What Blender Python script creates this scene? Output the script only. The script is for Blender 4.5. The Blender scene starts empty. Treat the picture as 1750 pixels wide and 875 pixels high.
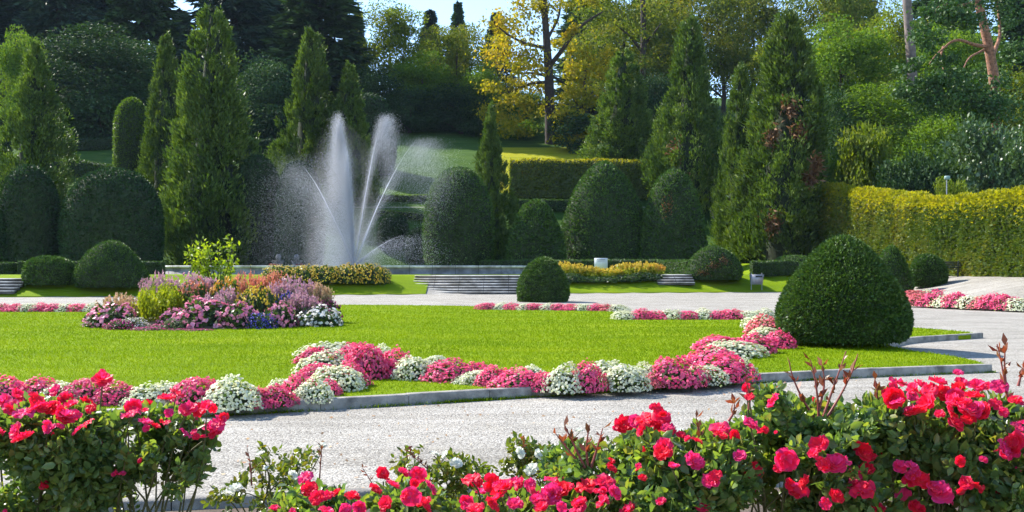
import bpy, bmesh, math, random
import numpy as np
from math import radians as R, pi, sin, cos
random.seed(11)
rng = np.random.default_rng(11)
scene = bpy.context.scene
COL = scene.collection

# ------------------------------------------------------------------ camera model (photo pixels 1750 x 875)
F, CX, HY, EYE = 1750.0, 875.0, 457.0, 1.5
def at(px, py, Y):
    return np.array([(px - CX) / F * Y, Y, EYE - (py - HY) / F * Y])
def gp(px, py, z=0.0):
    return at(px, py, (EYE - z) * F / (py - HY))

def sm(t):
    t = np.clip(t, 0, 1)
    return t * t * (3 - 2 * t)
def bank_y0(x):
    return np.clip(57 + 0.25 * (np.asarray(x, float) + 2), 51.5, 61.5)
def T(x, y):
    x = np.asarray(x, float); y = np.asarray(y, float)
    bank = 1.02 * np.clip((y - bank_y0(x)) / 3.4, 0, 1) * (1 - sm((x - 17) / 3))
    ramp = 1.05 * sm((x - 18) / 7) * sm((y - 38) / 10)
    rise = 1.6 * sm((y - 58) / 22) * sm((x - 15) / 5) * (1 - sm((x - 40) / 10))
    base = np.maximum(bank, ramp) + rise
    hill = np.interp(y, [84, 95, 110, 135, 200, 320], [0, 6, 11.5, 18.5, 32, 38])
    hr = np.interp(x - 26.5, [0, 10, 40, 120], [0, 4.5, 14, 22]) * sm((y - 30) / 15)
    return base + np.maximum(hill, hr)
def ray(px, py):
    Y = np.arange(6, 200, 0.05)
    x = (px - CX) / F * Y; z = EYE - (py - HY) / F * Y
    k = np.argmax(z <= T(x, Y))
    return np.array([x[k], Y[k], float(T(x[k], Y[k]))])

# ------------------------------------------------------------------ mesh helpers
def unit(v):
    return v / np.maximum(np.linalg.norm(v, axis=-1, keepdims=True), 1e-9)
class G:
    def __init__(s): s.v = []; s.f = {3: [], 4: []}; s.fm = {3: [], 4: []}; s.n = 0; s.mi = 0
    def add(s, V, Fc):
        V = np.asarray(V, float).reshape(-1, 3); Fc = np.asarray(Fc, int)
        s.f[Fc.shape[1]].append(Fc + s.n); s.fm[Fc.shape[1]].append(np.full(len(Fc), s.mi)); s.v.append(V); s.n += len(V); return s
    def quads(s, Q):
        Q = np.asarray(Q, float); n = len(Q)
        if n: s.add(Q.reshape(-1, 3), np.arange(4 * n).reshape(n, 4))
        return s
    def grid(s, P, wrap=False):
        a, b = P.shape[:2]
        I = np.arange(a * b).reshape(a, b)
        if wrap: I = np.concatenate([I, I[:, :1]], 1)
        s.add(P.reshape(-1, 3), np.stack([I[:-1, :-1], I[:-1, 1:], I[1:, 1:], I[1:, :-1]], -1).reshape(-1, 4)); return s
    def tube(s, pts, rad, k=6):
        pts = np.asarray(pts, float); n = len(pts)
        rad = np.broadcast_to(np.asarray(rad, float), (n,))
        t = unit(np.gradient(pts, axis=0))
        ref = np.array([0.31, 0.95, 0.05]) if abs(t[0][2]) > 0.6 else np.array([0.02, 0.05, 1.0])
        u = unit(np.cross(t, ref)); w = np.cross(t, u)
        a = np.linspace(0, 2 * pi, k, endpoint=False)
        P = pts[:, None] + rad[:, None, None] * (np.cos(a)[None, :, None] * u[:, None] + np.sin(a)[None, :, None] * w[:, None])
        s.grid(P, True)
        return s
    def lathe(s, prof, c=(0, 0, 0), k=24, sx=1, sy=1):
        prof = np.asarray(prof, float); a = np.linspace(0, 2 * pi, k, endpoint=False)
        P = np.stack([prof[:, 0:1] * np.cos(a) * sx, prof[:, 0:1] * np.sin(a) * sy, np.repeat(prof[:, 1:2], k, 1)], -1) + np.array(c)
        s.grid(P, True); return s
    def box(s, c, d, rz=0, bev=0.0):
        c = np.array(c, float); hx, hy, hz = np.array(d, float) / 2
        b = min(bev, hx * .9, hy * .9, hz * .9)
        def ring(ix, iy, z):
            return [(-ix, -iy, z), (ix, -iy, z), (ix, iy, z), (-ix, iy, z)]
        if b > 0:
            rings = [ring(hx - b, hy - b, -hz), ring(hx, hy, -hz + b), ring(hx, hy, hz - b), ring(hx - b, hy - b, hz)]
        else:
            rings = [ring(hx, hy, -hz), ring(hx, hy, hz)]
        V = np.array(rings, float); m = len(rings)
        I = np.arange(m * 4).reshape(m, 4); fs = []
        for i in range(m - 1):
            for j in range(4):
                fs.append([I[i, j], I[i, (j + 1) % 4], I[i + 1, (j + 1) % 4], I[i + 1, j]])
        fs.append(list(I[0][::-1])); fs.append(list(I[-1]))
        V = V.reshape(-1, 3); ca, sa = cos(rz), sin(rz)
        V = np.stack([V[:, 0] * ca - V[:, 1] * sa, V[:, 0] * sa + V[:, 1] * ca, V[:, 2]], -1) + c
        s.add(V, fs); return s
    def core(s): s.mi = 1; return s
    def leafy(s): s.mi = 0; return s
    def build(s, name, mat, parent=None, smooth=False, core=None):
        me = bpy.data.meshes.new(name)
        V = np.concatenate(s.v).astype(np.float32)
        loops, starts, off = [], [], 0
        for k in (3, 4):
            if s.f[k]:
                f = np.concatenate(s.f[k]); loops.append(f.ravel()); starts.append(off + np.arange(len(f)) * k); off += f.size
        loops = np.concatenate(loops).astype(np.int32); starts = np.concatenate(starts).astype(np.int32)
        me.vertices.add(len(V)); me.vertices.foreach_set('co', V.ravel())
        me.loops.add(len(loops)); me.loops.foreach_set('vertex_index', loops)
        me.polygons.add(len(starts)); me.polygons.foreach_set('loop_start', starts)
        me.update(calc_edges=True)
        if smooth: me.polygons.foreach_set('use_smooth', np.ones(len(starts), bool))
        if mat: me.materials.append(mat)
        mi = np.concatenate([np.concatenate(s.fm[k]) for k in (3, 4) if s.fm[k]])
        if mi.any():
            me.materials.append(core or M['core']); me.polygons.foreach_set('material_index', mi.astype(np.int32))
        o = bpy.data.objects.new(name, me); COL.objects.link(o)
        if parent: o.parent = parent
        return o

def thing(name, label, cat, loc=(0, 0, 0), rz=0, group=None, scale=None):
    o = bpy.data.objects.new(name, None); COL.objects.link(o)
    o.location = tuple(float(v) for v in loc); o.rotation_euler = (0, 0, rz)
    if scale is not None: o.scale = tuple(float(v) for v in scale)
    o.empty_display_size = 0.2
    o['label'] = label; o['category'] = cat
    if group: o['group'] = group
    return o
def tag(o, label, cat, group=None):
    o['label'] = label; o['category'] = cat
    if group: o['group'] = group
    return o
def kind(o, k): o['kind'] = k; return o
def copy_tree(o, parent=None):
    c = o.copy(); COL.objects.link(c)
    if parent: c.parent = parent
    for ch in list(o.children): copy_tree(ch, c)
    return c
def set_mat(o, m):
    o.material_slots[0].link = 'OBJECT'; o.material_slots[0].material = m

def rdir(n, r=rng):
    return unit(r.normal(size=(n, 3)))
def leafq(P, D, L, W, curl=0.12, r=rng):
    n = len(P); D = unit(D)
    L = np.broadcast_to(np.asarray(L, float), (n,))[:, None]; W = np.broadcast_to(np.asarray(W, float), (n,))[:, None]
    S = unit(np.cross(D, rdir(n, r))); N = np.cross(S, D)
    mid = P + D * L * .48
    return np.stack([P, mid + S * W * .5 + N * L * curl * .4, P + D * L - N * L * curl, mid - S * W * .5 + N * L * curl * .4], 1)

class Noise:
    def __init__(s, seed, scale, octv=3, n=7):
        r = np.random.default_rng(seed); s.k = []
        for o in range(octv):
            s.k.append((r.normal(size=(n, 3)) * scale * 2 ** o, r.uniform(0, 6.28, n), 0.55 ** o))
    def __call__(s, P):
        out = 0
        for k, ph, a in s.k: out = out + a * np.sin(P @ k.T + ph).mean(-1) * 1.9
        return out

# ------------------------------------------------------------------ materials
def nt(name):
    m = bpy.data.materials.new(name); m.use_nodes = True
    t = m.node_tree; t.nodes.clear()
    out = t.nodes.new('ShaderNodeOutputMaterial')
    return m, t, out
def N_(t, typ, **kw):
    n = t.nodes.new(typ)
    for k, v in kw.items(): setattr(n, k, v)
    return n
def ramp(t, cols, pos=None):
    r = t.nodes.new('ShaderNodeValToRGB'); e = r.color_ramp.elements
    pos = pos or [i / max(1, len(cols) - 1) for i in range(len(cols))]
    while len(e) < len(cols): e.new(0.5)
    for i, (c, p) in enumerate(zip(cols, pos)):
        e[i].position = p
    for i, c in enumerate(cols): e[i].color = (*c, 1)
    return r
def mixc(t, fac, a, b, blend='MIX'):
    m = t.nodes.new('ShaderNodeMix'); m.data_type = 'RGBA'; m.blend_type = blend
    L = t.links.new
    for s, v in ((0, fac), (6, a), (7, b)):
        if isinstance(v, bpy.types.NodeSocket): L(v, m.inputs[s])
        elif isinstance(v, (int, float)): m.inputs[s].default_value = v
        else: m.inputs[s].default_value = (*v, 1)
    return m.outputs[2]

def leaf_mat(name, cols, trans=0.35, tcol=None, rough=0.5, nscale=0.6, namt=0.5, spec=0.3, objvar=0.15):
    """foliage: every leaf its own tint (random per island), slow colour drift over the plant, light passing through the leaf"""
    m, t, out = nt(name); L = t.links.new
    geo = N_(t, 'ShaderNodeNewGeometry')
    r = ramp(t, cols); 
    tc = N_(t, 'ShaderNodeTexCoord'); nz = N_(t, 'ShaderNodeTexNoise'); nz.inputs['Scale'].default_value = nscale; nz.inputs['Detail'].default_value = 2
    L(tc.outputs['Object'], nz.inputs['Vector'])
    mx = N_(t, 'ShaderNodeMath', operation='MULTIPLY_ADD'); mx.inputs[1].default_value = namt * 2
    L(nz.outputs['Fac'], mx.inputs[0]); 
    ad = N_(t, 'ShaderNodeMath', operation='MULTIPLY_ADD'); ad.inputs[1].default_value = 1 - namt; ad.inputs[2].default_value = -namt * 0.5
    L(geo.outputs['Random Per Island'], ad.inputs[0]); L(ad.outputs[0], mx.inputs[2]); L(mx.outputs[0], r.inputs[0])
    oi = N_(t, 'ShaderNodeObjectInfo')
    hs = N_(t, 'ShaderNodeHueSaturation')
    mr = N_(t, 'ShaderNodeMapRange'); mr.inputs[3].default_value = 1 - objvar; mr.inputs[4].default_value = 1 + objvar
    L(oi.outputs['Random'], mr.inputs[0]); L(mr.outputs[0], hs.inputs['Value'])
    L(r.outputs[0], hs.inputs['Color'])
    b = N_(t, 'ShaderNodeBsdfPrincipled'); b.inputs['Roughness'].default_value = rough; b.inputs['Specular IOR Level'].default_value = spec
    L(hs.outputs[0], b.inputs['Base Color'])
    if trans > 0:
        tr = N_(t, 'ShaderNodeBsdfTranslucent')
        tcc = mixc(t, 1.0, hs.outputs[0], tcol or (1.5, 1.4, 0.6), 'MULTIPLY'); L(tcc, tr.inputs[0])
        ms = N_(t, 'ShaderNodeMixShader'); ms.inputs[0].default_value = trans
        L(b.outputs[0], ms.inputs[1]); L(tr.outputs[0], ms.inputs[2]); L(ms.outputs[0], out.inputs[0])
    else: L(b.outputs[0], out.inputs[0])
    return m

def solid(name, col, rough=0.6, var=0.15, nscale=8, bump=0.0, metal=0, spec=0.4, bscale=None, joint=0):
    m, t, out = nt(name); L = t.links.new
    tc = N_(t, 'ShaderNodeTexCoord'); nz = N_(t, 'ShaderNodeTexNoise'); nz.inputs['Scale'].default_value = nscale; nz.inputs['Detail'].default_value = 5
    L(tc.outputs['Object'], nz.inputs['Vector'])
    r = ramp(t, [tuple(c * (1 - var) for c in col), tuple(min(1, c * (1 + var)) for c in col)], [0.3, 0.7]); L(nz.outputs['Fac'], r.inputs[0])
    b = N_(t, 'ShaderNodeBsdfPrincipled'); b.inputs['Roughness'].default_value = rough; b.inputs['Metallic'].default_value = metal; b.inputs['Specular IOR Level'].default_value = spec
    colour = r.outputs[0]
    if joint:      # stone joints every few feet, and blotchy weathering
        sx = N_(t, 'ShaderNodeSeparateXYZ'); L(tc.outputs['Object'], sx.inputs[0]); md = N_(t, 'ShaderNodeMath', operation='PINGPONG'); md.inputs[1].default_value = joint; L(sx.outputs[0], md.inputs[0])
        lt = N_(t, 'ShaderNodeMath', operation='LESS_THAN'); lt.inputs[1].default_value = .012; L(md.outputs[0], lt.inputs[0])
        st = N_(t, 'ShaderNodeTexNoise'); st.inputs['Scale'].default_value = 1.3; st.inputs['Detail'].default_value = 8; L(tc.outputs['Object'], st.inputs[0])
        rs_ = ramp(t, [(.55, .54, .50), (1.05, 1.05, 1.05)], [.38, .6]); L(st.outputs['Fac'], rs_.inputs[0])
        colour = mixc(t, lt.outputs[0], mixc(t, 1.0, colour, rs_.outputs[0], 'MULTIPLY'), (.05, .05, .045))
    L(colour, b.inputs['Base Color'])
    if bump:
        n2 = N_(t, 'ShaderNodeTexNoise'); n2.inputs['Scale'].default_value = bscale or nscale * 4; n2.inputs['Detail'].default_value = 6
        L(tc.outputs['Object'], n2.inputs['Vector'])
        bp = N_(t, 'ShaderNodeBump'); bp.inputs['Strength'].default_value = bump; bp.inputs['Distance'].default_value = 0.02
        L(n2.outputs['Fac'], bp.inputs['Height']); L(bp.outputs[0], b.inputs['Normal'])
    L(b.outputs[0], out.inputs[0]); return m

def gravel_mat():
    m, t, out = nt('gravel'); L = t.links.new
    tc = N_(t, 'ShaderNodeTexCoord')
    v = N_(t, 'ShaderNodeTexVoronoi'); v.inputs['Scale'].default_value = 62
    L(tc.outputs['Object'], v.inputs['Vector'])
    sep = N_(t, 'ShaderNodeSeparateColor'); L(v.outputs['Color'], sep.inputs[0])
    r = ramp(t, [(.14, .128, .112), (.285, .264, .235), (.37, .348, .312), (.48, .457, .42)], [0, .3, .65, 1]); L(sep.outputs[0], r.inputs[0])
    big = N_(t, 'ShaderNodeTexNoise'); big.inputs['Scale'].default_value = 0.7; big.inputs['Detail'].default_value = 6; L(tc.outputs['Object'], big.inputs['Vector'])
    r2 = ramp(t, [(.80, .79, .76), (1.08, 1.07, 1.05)], [.3, .7]); L(big.outputs['Fac'], r2.inputs[0])
    c = mixc(t, 1.0, r.outputs[0], r2.outputs[0], 'MULTIPLY')
    # sandy fines showing between the stones, and sparse weeds
    fin = N_(t, 'ShaderNodeTexNoise'); fin.inputs['Scale'].default_value = 2.2; fin.inputs['Detail'].default_value = 8; L(tc.outputs['Object'], fin.inputs['Vector'])
    r3 = ramp(t, [(0, 0, 0), (.55, .55, .55)], [.55, .75]); L(fin.outputs['Fac'], r3.inputs[0])
    c = mixc(t, r3.outputs[0], c, (.42, .385, .32))
    trk = N_(t, 'ShaderNodeTexNoise'); trk.inputs['Scale'].default_value = 1.0; trk.inputs['Detail'].default_value = 4; mpt = N_(t, 'ShaderNodeMapping'); mpt.inputs['Rotation'].default_value = (0, 0, -.32); mpt.inputs['Scale'].default_value = (.25, 2.6, 1)
    L(tc.outputs['Object'], mpt.inputs[0]); L(mpt.outputs[0], trk.inputs[0]); r4 = ramp(t, [(.82, .81, .79), (1.06, 1.06, 1.06)], [.36, .6]); L(trk.outputs['Fac'], r4.inputs[0]); c = mixc(t, .8, c, r4.outputs[0], 'MULTIPLY')
    b = N_(t, 'ShaderNodeBsdfPrincipled'); b.inputs['Roughness'].default_value = .85; b.inputs['Specular IOR Level'].default_value = .2
    L(c, b.inputs['Base Color'])
    bp = N_(t, 'ShaderNodeBump'); bp.inputs['Strength'].default_value = .7; bp.inputs['Distance'].default_value = .014; bp.invert = True
    L(v.outputs['Distance'], bp.inputs['Height']); L(bp.outputs[0], b.inputs['Normal'])
    L(b.outputs[0], out.inputs[0]); return m

def lawn_mat(name, c0, c1, c2, bump=.6):
    m, t, out = nt(name); L = t.links.new
    tc = N_(t, 'ShaderNodeTexCoord')
    mp = N_(t, 'ShaderNodeMapping'); mp.inputs['Scale'].default_value = (.25, 1.1, 1); mp.inputs['Rotation'].default_value = (0, 0, .12); L(tc.outputs['Object'], mp.inputs[0])
    a = N_(t, 'ShaderNodeTexNoise'); a.inputs['Scale'].default_value = .9; a.inputs['Detail'].default_value = 7; a.inputs['Roughness'].default_value = .62; L(mp.outputs[0], a.inputs['Vector'])
    f = N_(t, 'ShaderNodeTexNoise'); f.inputs['Scale'].default_value = 24; f.inputs['Detail'].default_value = 5; L(tc.outputs['Object'], f.inputs['Vector'])
    r = ramp(t, [c0, c1, c2], [.32, .5, .66])
    ma = N_(t, 'ShaderNodeMath', operation='MULTIPLY_ADD'); ma.inputs[1].default_value = .65
    mb = N_(t, 'ShaderNodeMath', operation='MULTIPLY'); mb.inputs[1].default_value = .35
    L(f.outputs['Fac'], mb.inputs[0]); L(a.outputs['Fac'], ma.inputs[0]); L(mb.outputs[0], ma.inputs[2]); L(ma.outputs[0], r.inputs[0])
    b = N_(t, 'ShaderNodeBsdfPrincipled'); b.inputs['Roughness'].default_value = .9; b.inputs['Specular IOR Level'].default_value = .05
    L(r.outputs[0], b.inputs['Base Color'])
    bp = N_(t, 'ShaderNodeBump'); bp.inputs['Strength'].default_value = bump; bp.inputs['Distance'].default_value = .05
    L(f.outputs['Fac'], bp.inputs['Height']); L(bp.outputs[0], b.inputs['Normal'])
    L(b.outputs[0], out.inputs[0]); return m

M = {}
M['gravel'] = gravel_mat()
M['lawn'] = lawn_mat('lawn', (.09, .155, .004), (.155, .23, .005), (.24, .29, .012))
M['hill'] = lawn_mat('hill_grass_shade_tint', (.032, .068, .014), (.05, .10, .018), (.085, .14, .026))  # grass colour darkened to paint in the tree shade on the slope
M['upperlawn'] = lawn_mat('upper_lawn_sun_tint', (.20, .22, .012), (.30, .29, .015), (.38, .34, .03))  # yellow ground cover, with its sunlit brightness put into the colour
M['riser'] = solid('riser_stone_shade_tint', (.13, .12, .115), .85, .4, 3, .4, bscale=30, joint=.7)  # step stone darkened: the shade on the riser fronts is painted in
M['soil'] = solid('soil', (.09, .065, .045), .95, .4, 9, .8)
M['grass'] = leaf_mat('grass_blade', [(.085, .15, .004), (.15, .225, .005), (.23, .28, .012)], .45, (1.25, 1.3, .3), .8, .45, .6, .04)
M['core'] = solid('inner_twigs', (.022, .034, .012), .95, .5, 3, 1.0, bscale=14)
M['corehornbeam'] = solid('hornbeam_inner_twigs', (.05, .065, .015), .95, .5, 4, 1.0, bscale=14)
M['granite'] = solid('granite', (.255, .235, .205), .8, .5, 6, .5, bscale=60)
M['stone'] = solid('pale_stone', (.60, .58, .55), .75, .25, 3, .4, bscale=30, joint=.7)
M['stonedark'] = solid('grey_stone', (.24, .235, .245), .8, .3, 3, .4, bscale=30, joint=.7)
M['yew'] = leaf_mat('yew', [(.017, .045, .009), (.04, .092, .015), (.08, .155, .026), (.14, .21, .045)], .18, (1.3, 1.4, .5), .55, .9, .4, .25, .12)
M['yewnear'] = leaf_mat('yew_near', [(.018, .045, .008), (.04, .09, .014), (.08, .15, .024), (.15, .22, .045)], .16, (1.3, 1.4, .5), .5, 3, .3, .35, .05)
M['yewshaded'] = leaf_mat('yew_shade', [(.010, .026, .010), (.02, .05, .016), (.036, .08, .024), (.06, .11, .03)], .10, (1.2, 1.3, .6), .6, .6, .4, .2, .1)  # darker copy of the yew leaves, tree shade put into the colour
M['lime'] = leaf_mat('lime_column', [(.06, .11, .01), (.10, .18, .015), (.16, .25, .02)], .35, (1.4, 1.4, .4), .5, .5, .4, .3)
M['box'] = leaf_mat('box_hedge', [(.03, .07, .012), (.05, .105, .018), (.09, .16, .03)], .2, (1.4, 1.4, .5), .5, .8, .4, .3)
M['hornbeam'] = leaf_mat('hornbeam', [(.026, .062, .010), (.05, .10, .014), (.10, .155, .02), (.16, .185, .025), (.18, .12, .03)], .28, (1.5, 1.3, .4), .5, .30, .6, .25)  # face leaves darkened to stand in for shadows falling across the hedge
M['hornbeamb'] = leaf_mat('hornbeam_sun_tint', [(.17, .21, .012), (.29, .31, .015), (.40, .36, .025)], .5, (1.4, 1.25, .4), .5, .5, .4, .25)  # yellower leaf copy that paints the sunlit upper edge of the hedges
M['sequoia'] = leaf_mat('sequoia', [(.026, .056, .013), (.06, .112, .02), (.12, .185, .032), (.20, .255, .05)], .28, (1.35, 1.4, .5), .55, .35, .5, .25, .14)
M['sequoiab'] = leaf_mat('sequoia_brown', [(.13, .07, .035), (.22, .12, .06), (.28, .19, .12)], .2, (1.2, 1, .7), .7, .8, .3, .1)
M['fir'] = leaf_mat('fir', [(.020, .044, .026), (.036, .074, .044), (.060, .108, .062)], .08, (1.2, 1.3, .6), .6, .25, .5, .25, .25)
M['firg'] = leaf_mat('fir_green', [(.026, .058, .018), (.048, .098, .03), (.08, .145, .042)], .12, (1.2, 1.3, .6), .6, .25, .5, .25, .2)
M['treegreen'] = leaf_mat('tree_green', [(.04, .095, .012), (.08, .16, .018), (.14, .23, .025), (.24, .29, .03)], .38, (1.4, 1.4, .4), .7, .22, .5, .15, .15)
M['treelime'] = leaf_mat('tree_lime', [(.06, .11, .012), (.11, .17, .018), (.18, .23, .025), (.26, .25, .03)], .42, (1.4, 1.35, .4), .7, .22, .5, .15, .15)
M['treeolive'] = leaf_mat('tree_olive', [(.05, .095, .015), (.09, .145, .02), (.17, .20, .03), (.27, .21, .035)], .40, (1.4, 1.3, .4), .7, .22, .55, .15, .15)
M['treeyellow'] = leaf_mat('tree_yellow', [(.12, .16, .012), (.24, .25, .015), (.36, .31, .02), (.42, .26, .03)], .48, (1.3, 1.2, .4), .7, .25, .5, .15, .1)
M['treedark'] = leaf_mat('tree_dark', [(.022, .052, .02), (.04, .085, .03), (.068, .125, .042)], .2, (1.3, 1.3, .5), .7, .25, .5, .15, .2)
M['ivy'] = leaf_mat('laurel', [(.025, .06, .02), (.05, .10, .03), (.09, .15, .05), (.16, .22, .09)], .22, (1.3, 1.35, .6), .35, .4, .5, .5, .1)
M['pine'] = leaf_mat('pine', [(.03, .075, .02), (.055, .12, .026), (.10, .18, .035)], .2, (1.3, 1.4, .5), .55, .3, .5, .3, .1)
M['bark'] = solid('bark', (.045, .034, .028), .9, .35, 3, .8)
M['barkred'] = solid('pine_bark', (.26, .125, .075), .9, .6, 5, 1.0, bscale=9)
M['barkgrey'] = solid('grey_bark', (.17, .135, .12), .9, .35, 2, .8)
M['sapling'] = leaf_mat('sapling', [(.14, .22, .015), (.22, .30, .02), (.33, .38, .03)], .5, (1.3, 1.3, .4), .4, 1, .3, .4)
M['begoniapink'] = leaf_mat('begonia_pink', [(.66, .03, .15), (.80, .08, .26), (.86, .22, .38), (.80, .07, .16)], .36, (1.2, .9, .9), .5, 3, .3, .3, .08)
M['begoniasalmon'] = leaf_mat('begonia_salmon', [(.62, .07, .12), (.74, .18, .24), (.82, .40, .34)], .32, (1.2, .9, .9), .5, 3, .3, .3, .08)
M['begoniawhite'] = leaf_mat('begonia_white', [(.60, .64, .36), (.78, .78, .60), (.86, .85, .76)], .32, (1.05, 1.05, .9), .5, 3, .3, .3, .05)
M['begonialeaf'] = leaf_mat('begonia_leaf', [(.06, .12, .015), (.11, .19, .02), (.19, .27, .04)], .35, (1.3, 1.3, .5), .4, 3, .3, .4)
M['begoniadark'] = leaf_mat('begonia_dark_leaf', [(.05, .05, .02), (.09, .10, .025), (.14, .08, .04)], .25, (1.3, 1.1, .6), .4, 3, .3, .4)
M['rose'] = None
M['roseleaf'] = leaf_mat('rose_leaf', [(.05, .10, .045), (.09, .155, .055), (.135, .215, .07), (.21, .28, .07), (.22, .16, .06)], .42, (1.6, 1.6, .4), .30, 8, .25, .55, .05)
M['roseleaflight'] = leaf_mat('rose_leaf_light', [(.06, .11, .02), (.11, .16, .025), (.17, .20, .03), (.22, .14, .03)], .38, (1.4, 1.4, .4), .35, 8, .25, .5, .05)
M['shoot'] = leaf_mat('rose_shoot_leaf', [(.16, .03, .025), (.24, .05, .03), (.26, .10, .04), (.14, .09, .03)], .35, (1.4, .9, .7), .35, 8, .25, .5, .05)
M['cane'] = solid('rose_cane', (.10, .10, .04), .6, .3, 20)
M['canered'] = solid('red_cane', (.22, .05, .04), .5, .3, 20)
M['leafdeep'] = leaf_mat('bed_leaf', [(.02, .05, .012), (.04, .085, .02), (.08, .14, .03)], .3, (1.4, 1.4, .5), .45, 3, .3, .35)
M['leafgrey'] = leaf_mat('bed_leaf_grey', [(.08, .11, .05), (.13, .17, .08), (.20, .22, .12)], .3, (1.2, 1.2, .7), .5, 3, .3, .3)
M['leaflime'] = leaf_mat('bed_leaf_lime', [(.14, .20, .015), (.25, .30, .02), (.38, .38, .03)], .45, (1.2, 1.2, .4), .5, 2, .3, .3)
def petal(name, cols, tr=.3): return leaf_mat(name, cols, tr, (1.15, 1, 1), .5, 4, .25, .3, .04)
M['p_pink'] = petal('petal_pink', [(.55, .12, .25), (.74, .28, .42), (.82, .45, .55)])
M['p_magenta'] = petal('petal_magenta', [(.55, .02, .22), (.70, .03, .30)])
M['p_purple'] = petal('petal_purple', [(.38, .19, .29), (.50, .29, .36), (.54, .37, .36)])
M['p_orange'] = petal('petal_orange', [(.60, .17, .11), (.64, .28, .14), (.60, .22, .22)])
M['p_gold'] = petal('petal_gold', [(.60, .30, .03), (.74, .46, .04), (.66, .20, .10)])
M['p_yellow'] = petal('petal_yellow', [(.55, .42, .03), (.70, .56, .05)])
M['p_white'] = petal('petal_white', [(.72, .72, .66), (.85, .85, .82)])
M['p_blue'] = petal('petal_blue', [(.06, .06, .45), (.14, .10, .55)])
M['p_straw'] = petal('petal_straw', [(.42, .26, .14), (.52, .34, .20), (.60, .46, .26)])
M['p_red'] = petal('petal_red', [(.40, .02, .03), (.50, .04, .06)])
M['p_yelloworange'] = petal('petal_yelloworange', [(.45, .42, .04), (.62, .50, .05), (.70, .38, .05)])
M['metal'] = solid('grey_metal', (.33, .33, .36), .45, .1, 6, metal=.3)
M['signwhite'] = solid('sign_white', (.62, .66, .70), .4, .05, 6)
M['dark'] = solid('dark_paint', (.02, .025, .022), .5, .2, 6)
M['lampgreen'] = solid('lamp_green', (.30, .42, .38), .4, .1, 6)

def rose_mat(name, cols, tint=(1.2, .9, .9)):
    m, t, out = nt(name); L = t.links.new
    geo = N_(t, 'ShaderNodeNewGeometry'); oi = N_(t, 'ShaderNodeObjectInfo')
    a = N_(t, 'ShaderNodeMath', operation='MULTIPLY_ADD'); a.inputs[1].default_value = .3
    bnode = N_(t, 'ShaderNodeMath', operation='MULTIPLY'); bnode.inputs[1].default_value = .7
    L(oi.outputs['Random'], bnode.inputs[0]); L(geo.outputs['Random Per Island'], a.inputs[0]); L(bnode.outputs[0], a.inputs[2])
    r = ramp(t, cols); L(a.outputs[0], r.inputs[0])
    b = N_(t, 'ShaderNodeBsdfPrincipled'); b.inputs['Roughness'].default_value = .5; b.inputs['Specular IOR Level'].default_value = .25
    b.inputs['Sheen Weight'].default_value = .15
    L(r.outputs[0], b.inputs['Base Color'])
    tr = N_(t, 'ShaderNodeBsdfTranslucent'); L(mixc(t, 1, r.outputs[0], tint, 'MULTIPLY'), tr.inputs[0])
    ms = N_(t, 'ShaderNodeMixShader'); ms.inputs[0].default_value = .5
    L(b.outputs[0], ms.inputs[1]); L(tr.outputs[0], ms.inputs[2]); L(ms.outputs[0], out.inputs[0]); return m
M['rose'] = rose_mat('rose_petal', [(.80, .008, .025), (.88, .014, .055), (.90, .02, .11), (.86, .04, .22), (.86, .07, .34)])
M['rosewhite'] = rose_mat('rose_petal_white', [(.80, .81, .70), (.86, .86, .80)], (1, 1, .95))

def spray_mat():
    m, t, out = nt('water_spray'); L = t.links.new
    d = N_(t, 'ShaderNodeBsdfDiffuse'); d.inputs[0].default_value = (.86, .87, .92, 1)
    tr = N_(t, 'ShaderNodeBsdfTranslucent'); tr.inputs[0].default_value = (.90, .91, .96, 1)
    a = N_(t, 'ShaderNodeMixShader'); a.inputs[0].default_value = .5; L(d.outputs[0], a.inputs[1]); L(tr.outputs[0], a.inputs[2])
    L(a.outputs[0], out.inputs[0]); return m
M['spray'] = spray_mat()
def water_mat():
    m, t, out = nt('pool_water'); L = t.links.new
    b = N_(t, 'ShaderNodeBsdfPrincipled'); b.inputs['Base Color'].default_value = (.05, .09, .09, 1); b.inputs['Roughness'].default_value = .08
    nz = N_(t, 'ShaderNodeTexNoise'); nz.inputs['Scale'].default_value = 5; bp = N_(t, 'ShaderNodeBump'); bp.inputs['Strength'].default_value = .5
    tc = N_(t, 'ShaderNodeTexCoord'); L(tc.outputs['Object'], nz.inputs[0]); L(nz.outputs[0], bp.inputs['Height']); L(bp.outputs[0], b.inputs['Normal'])
    L(b.outputs[0], out.inputs[0]); return m
M['water'] = water_mat()

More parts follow.
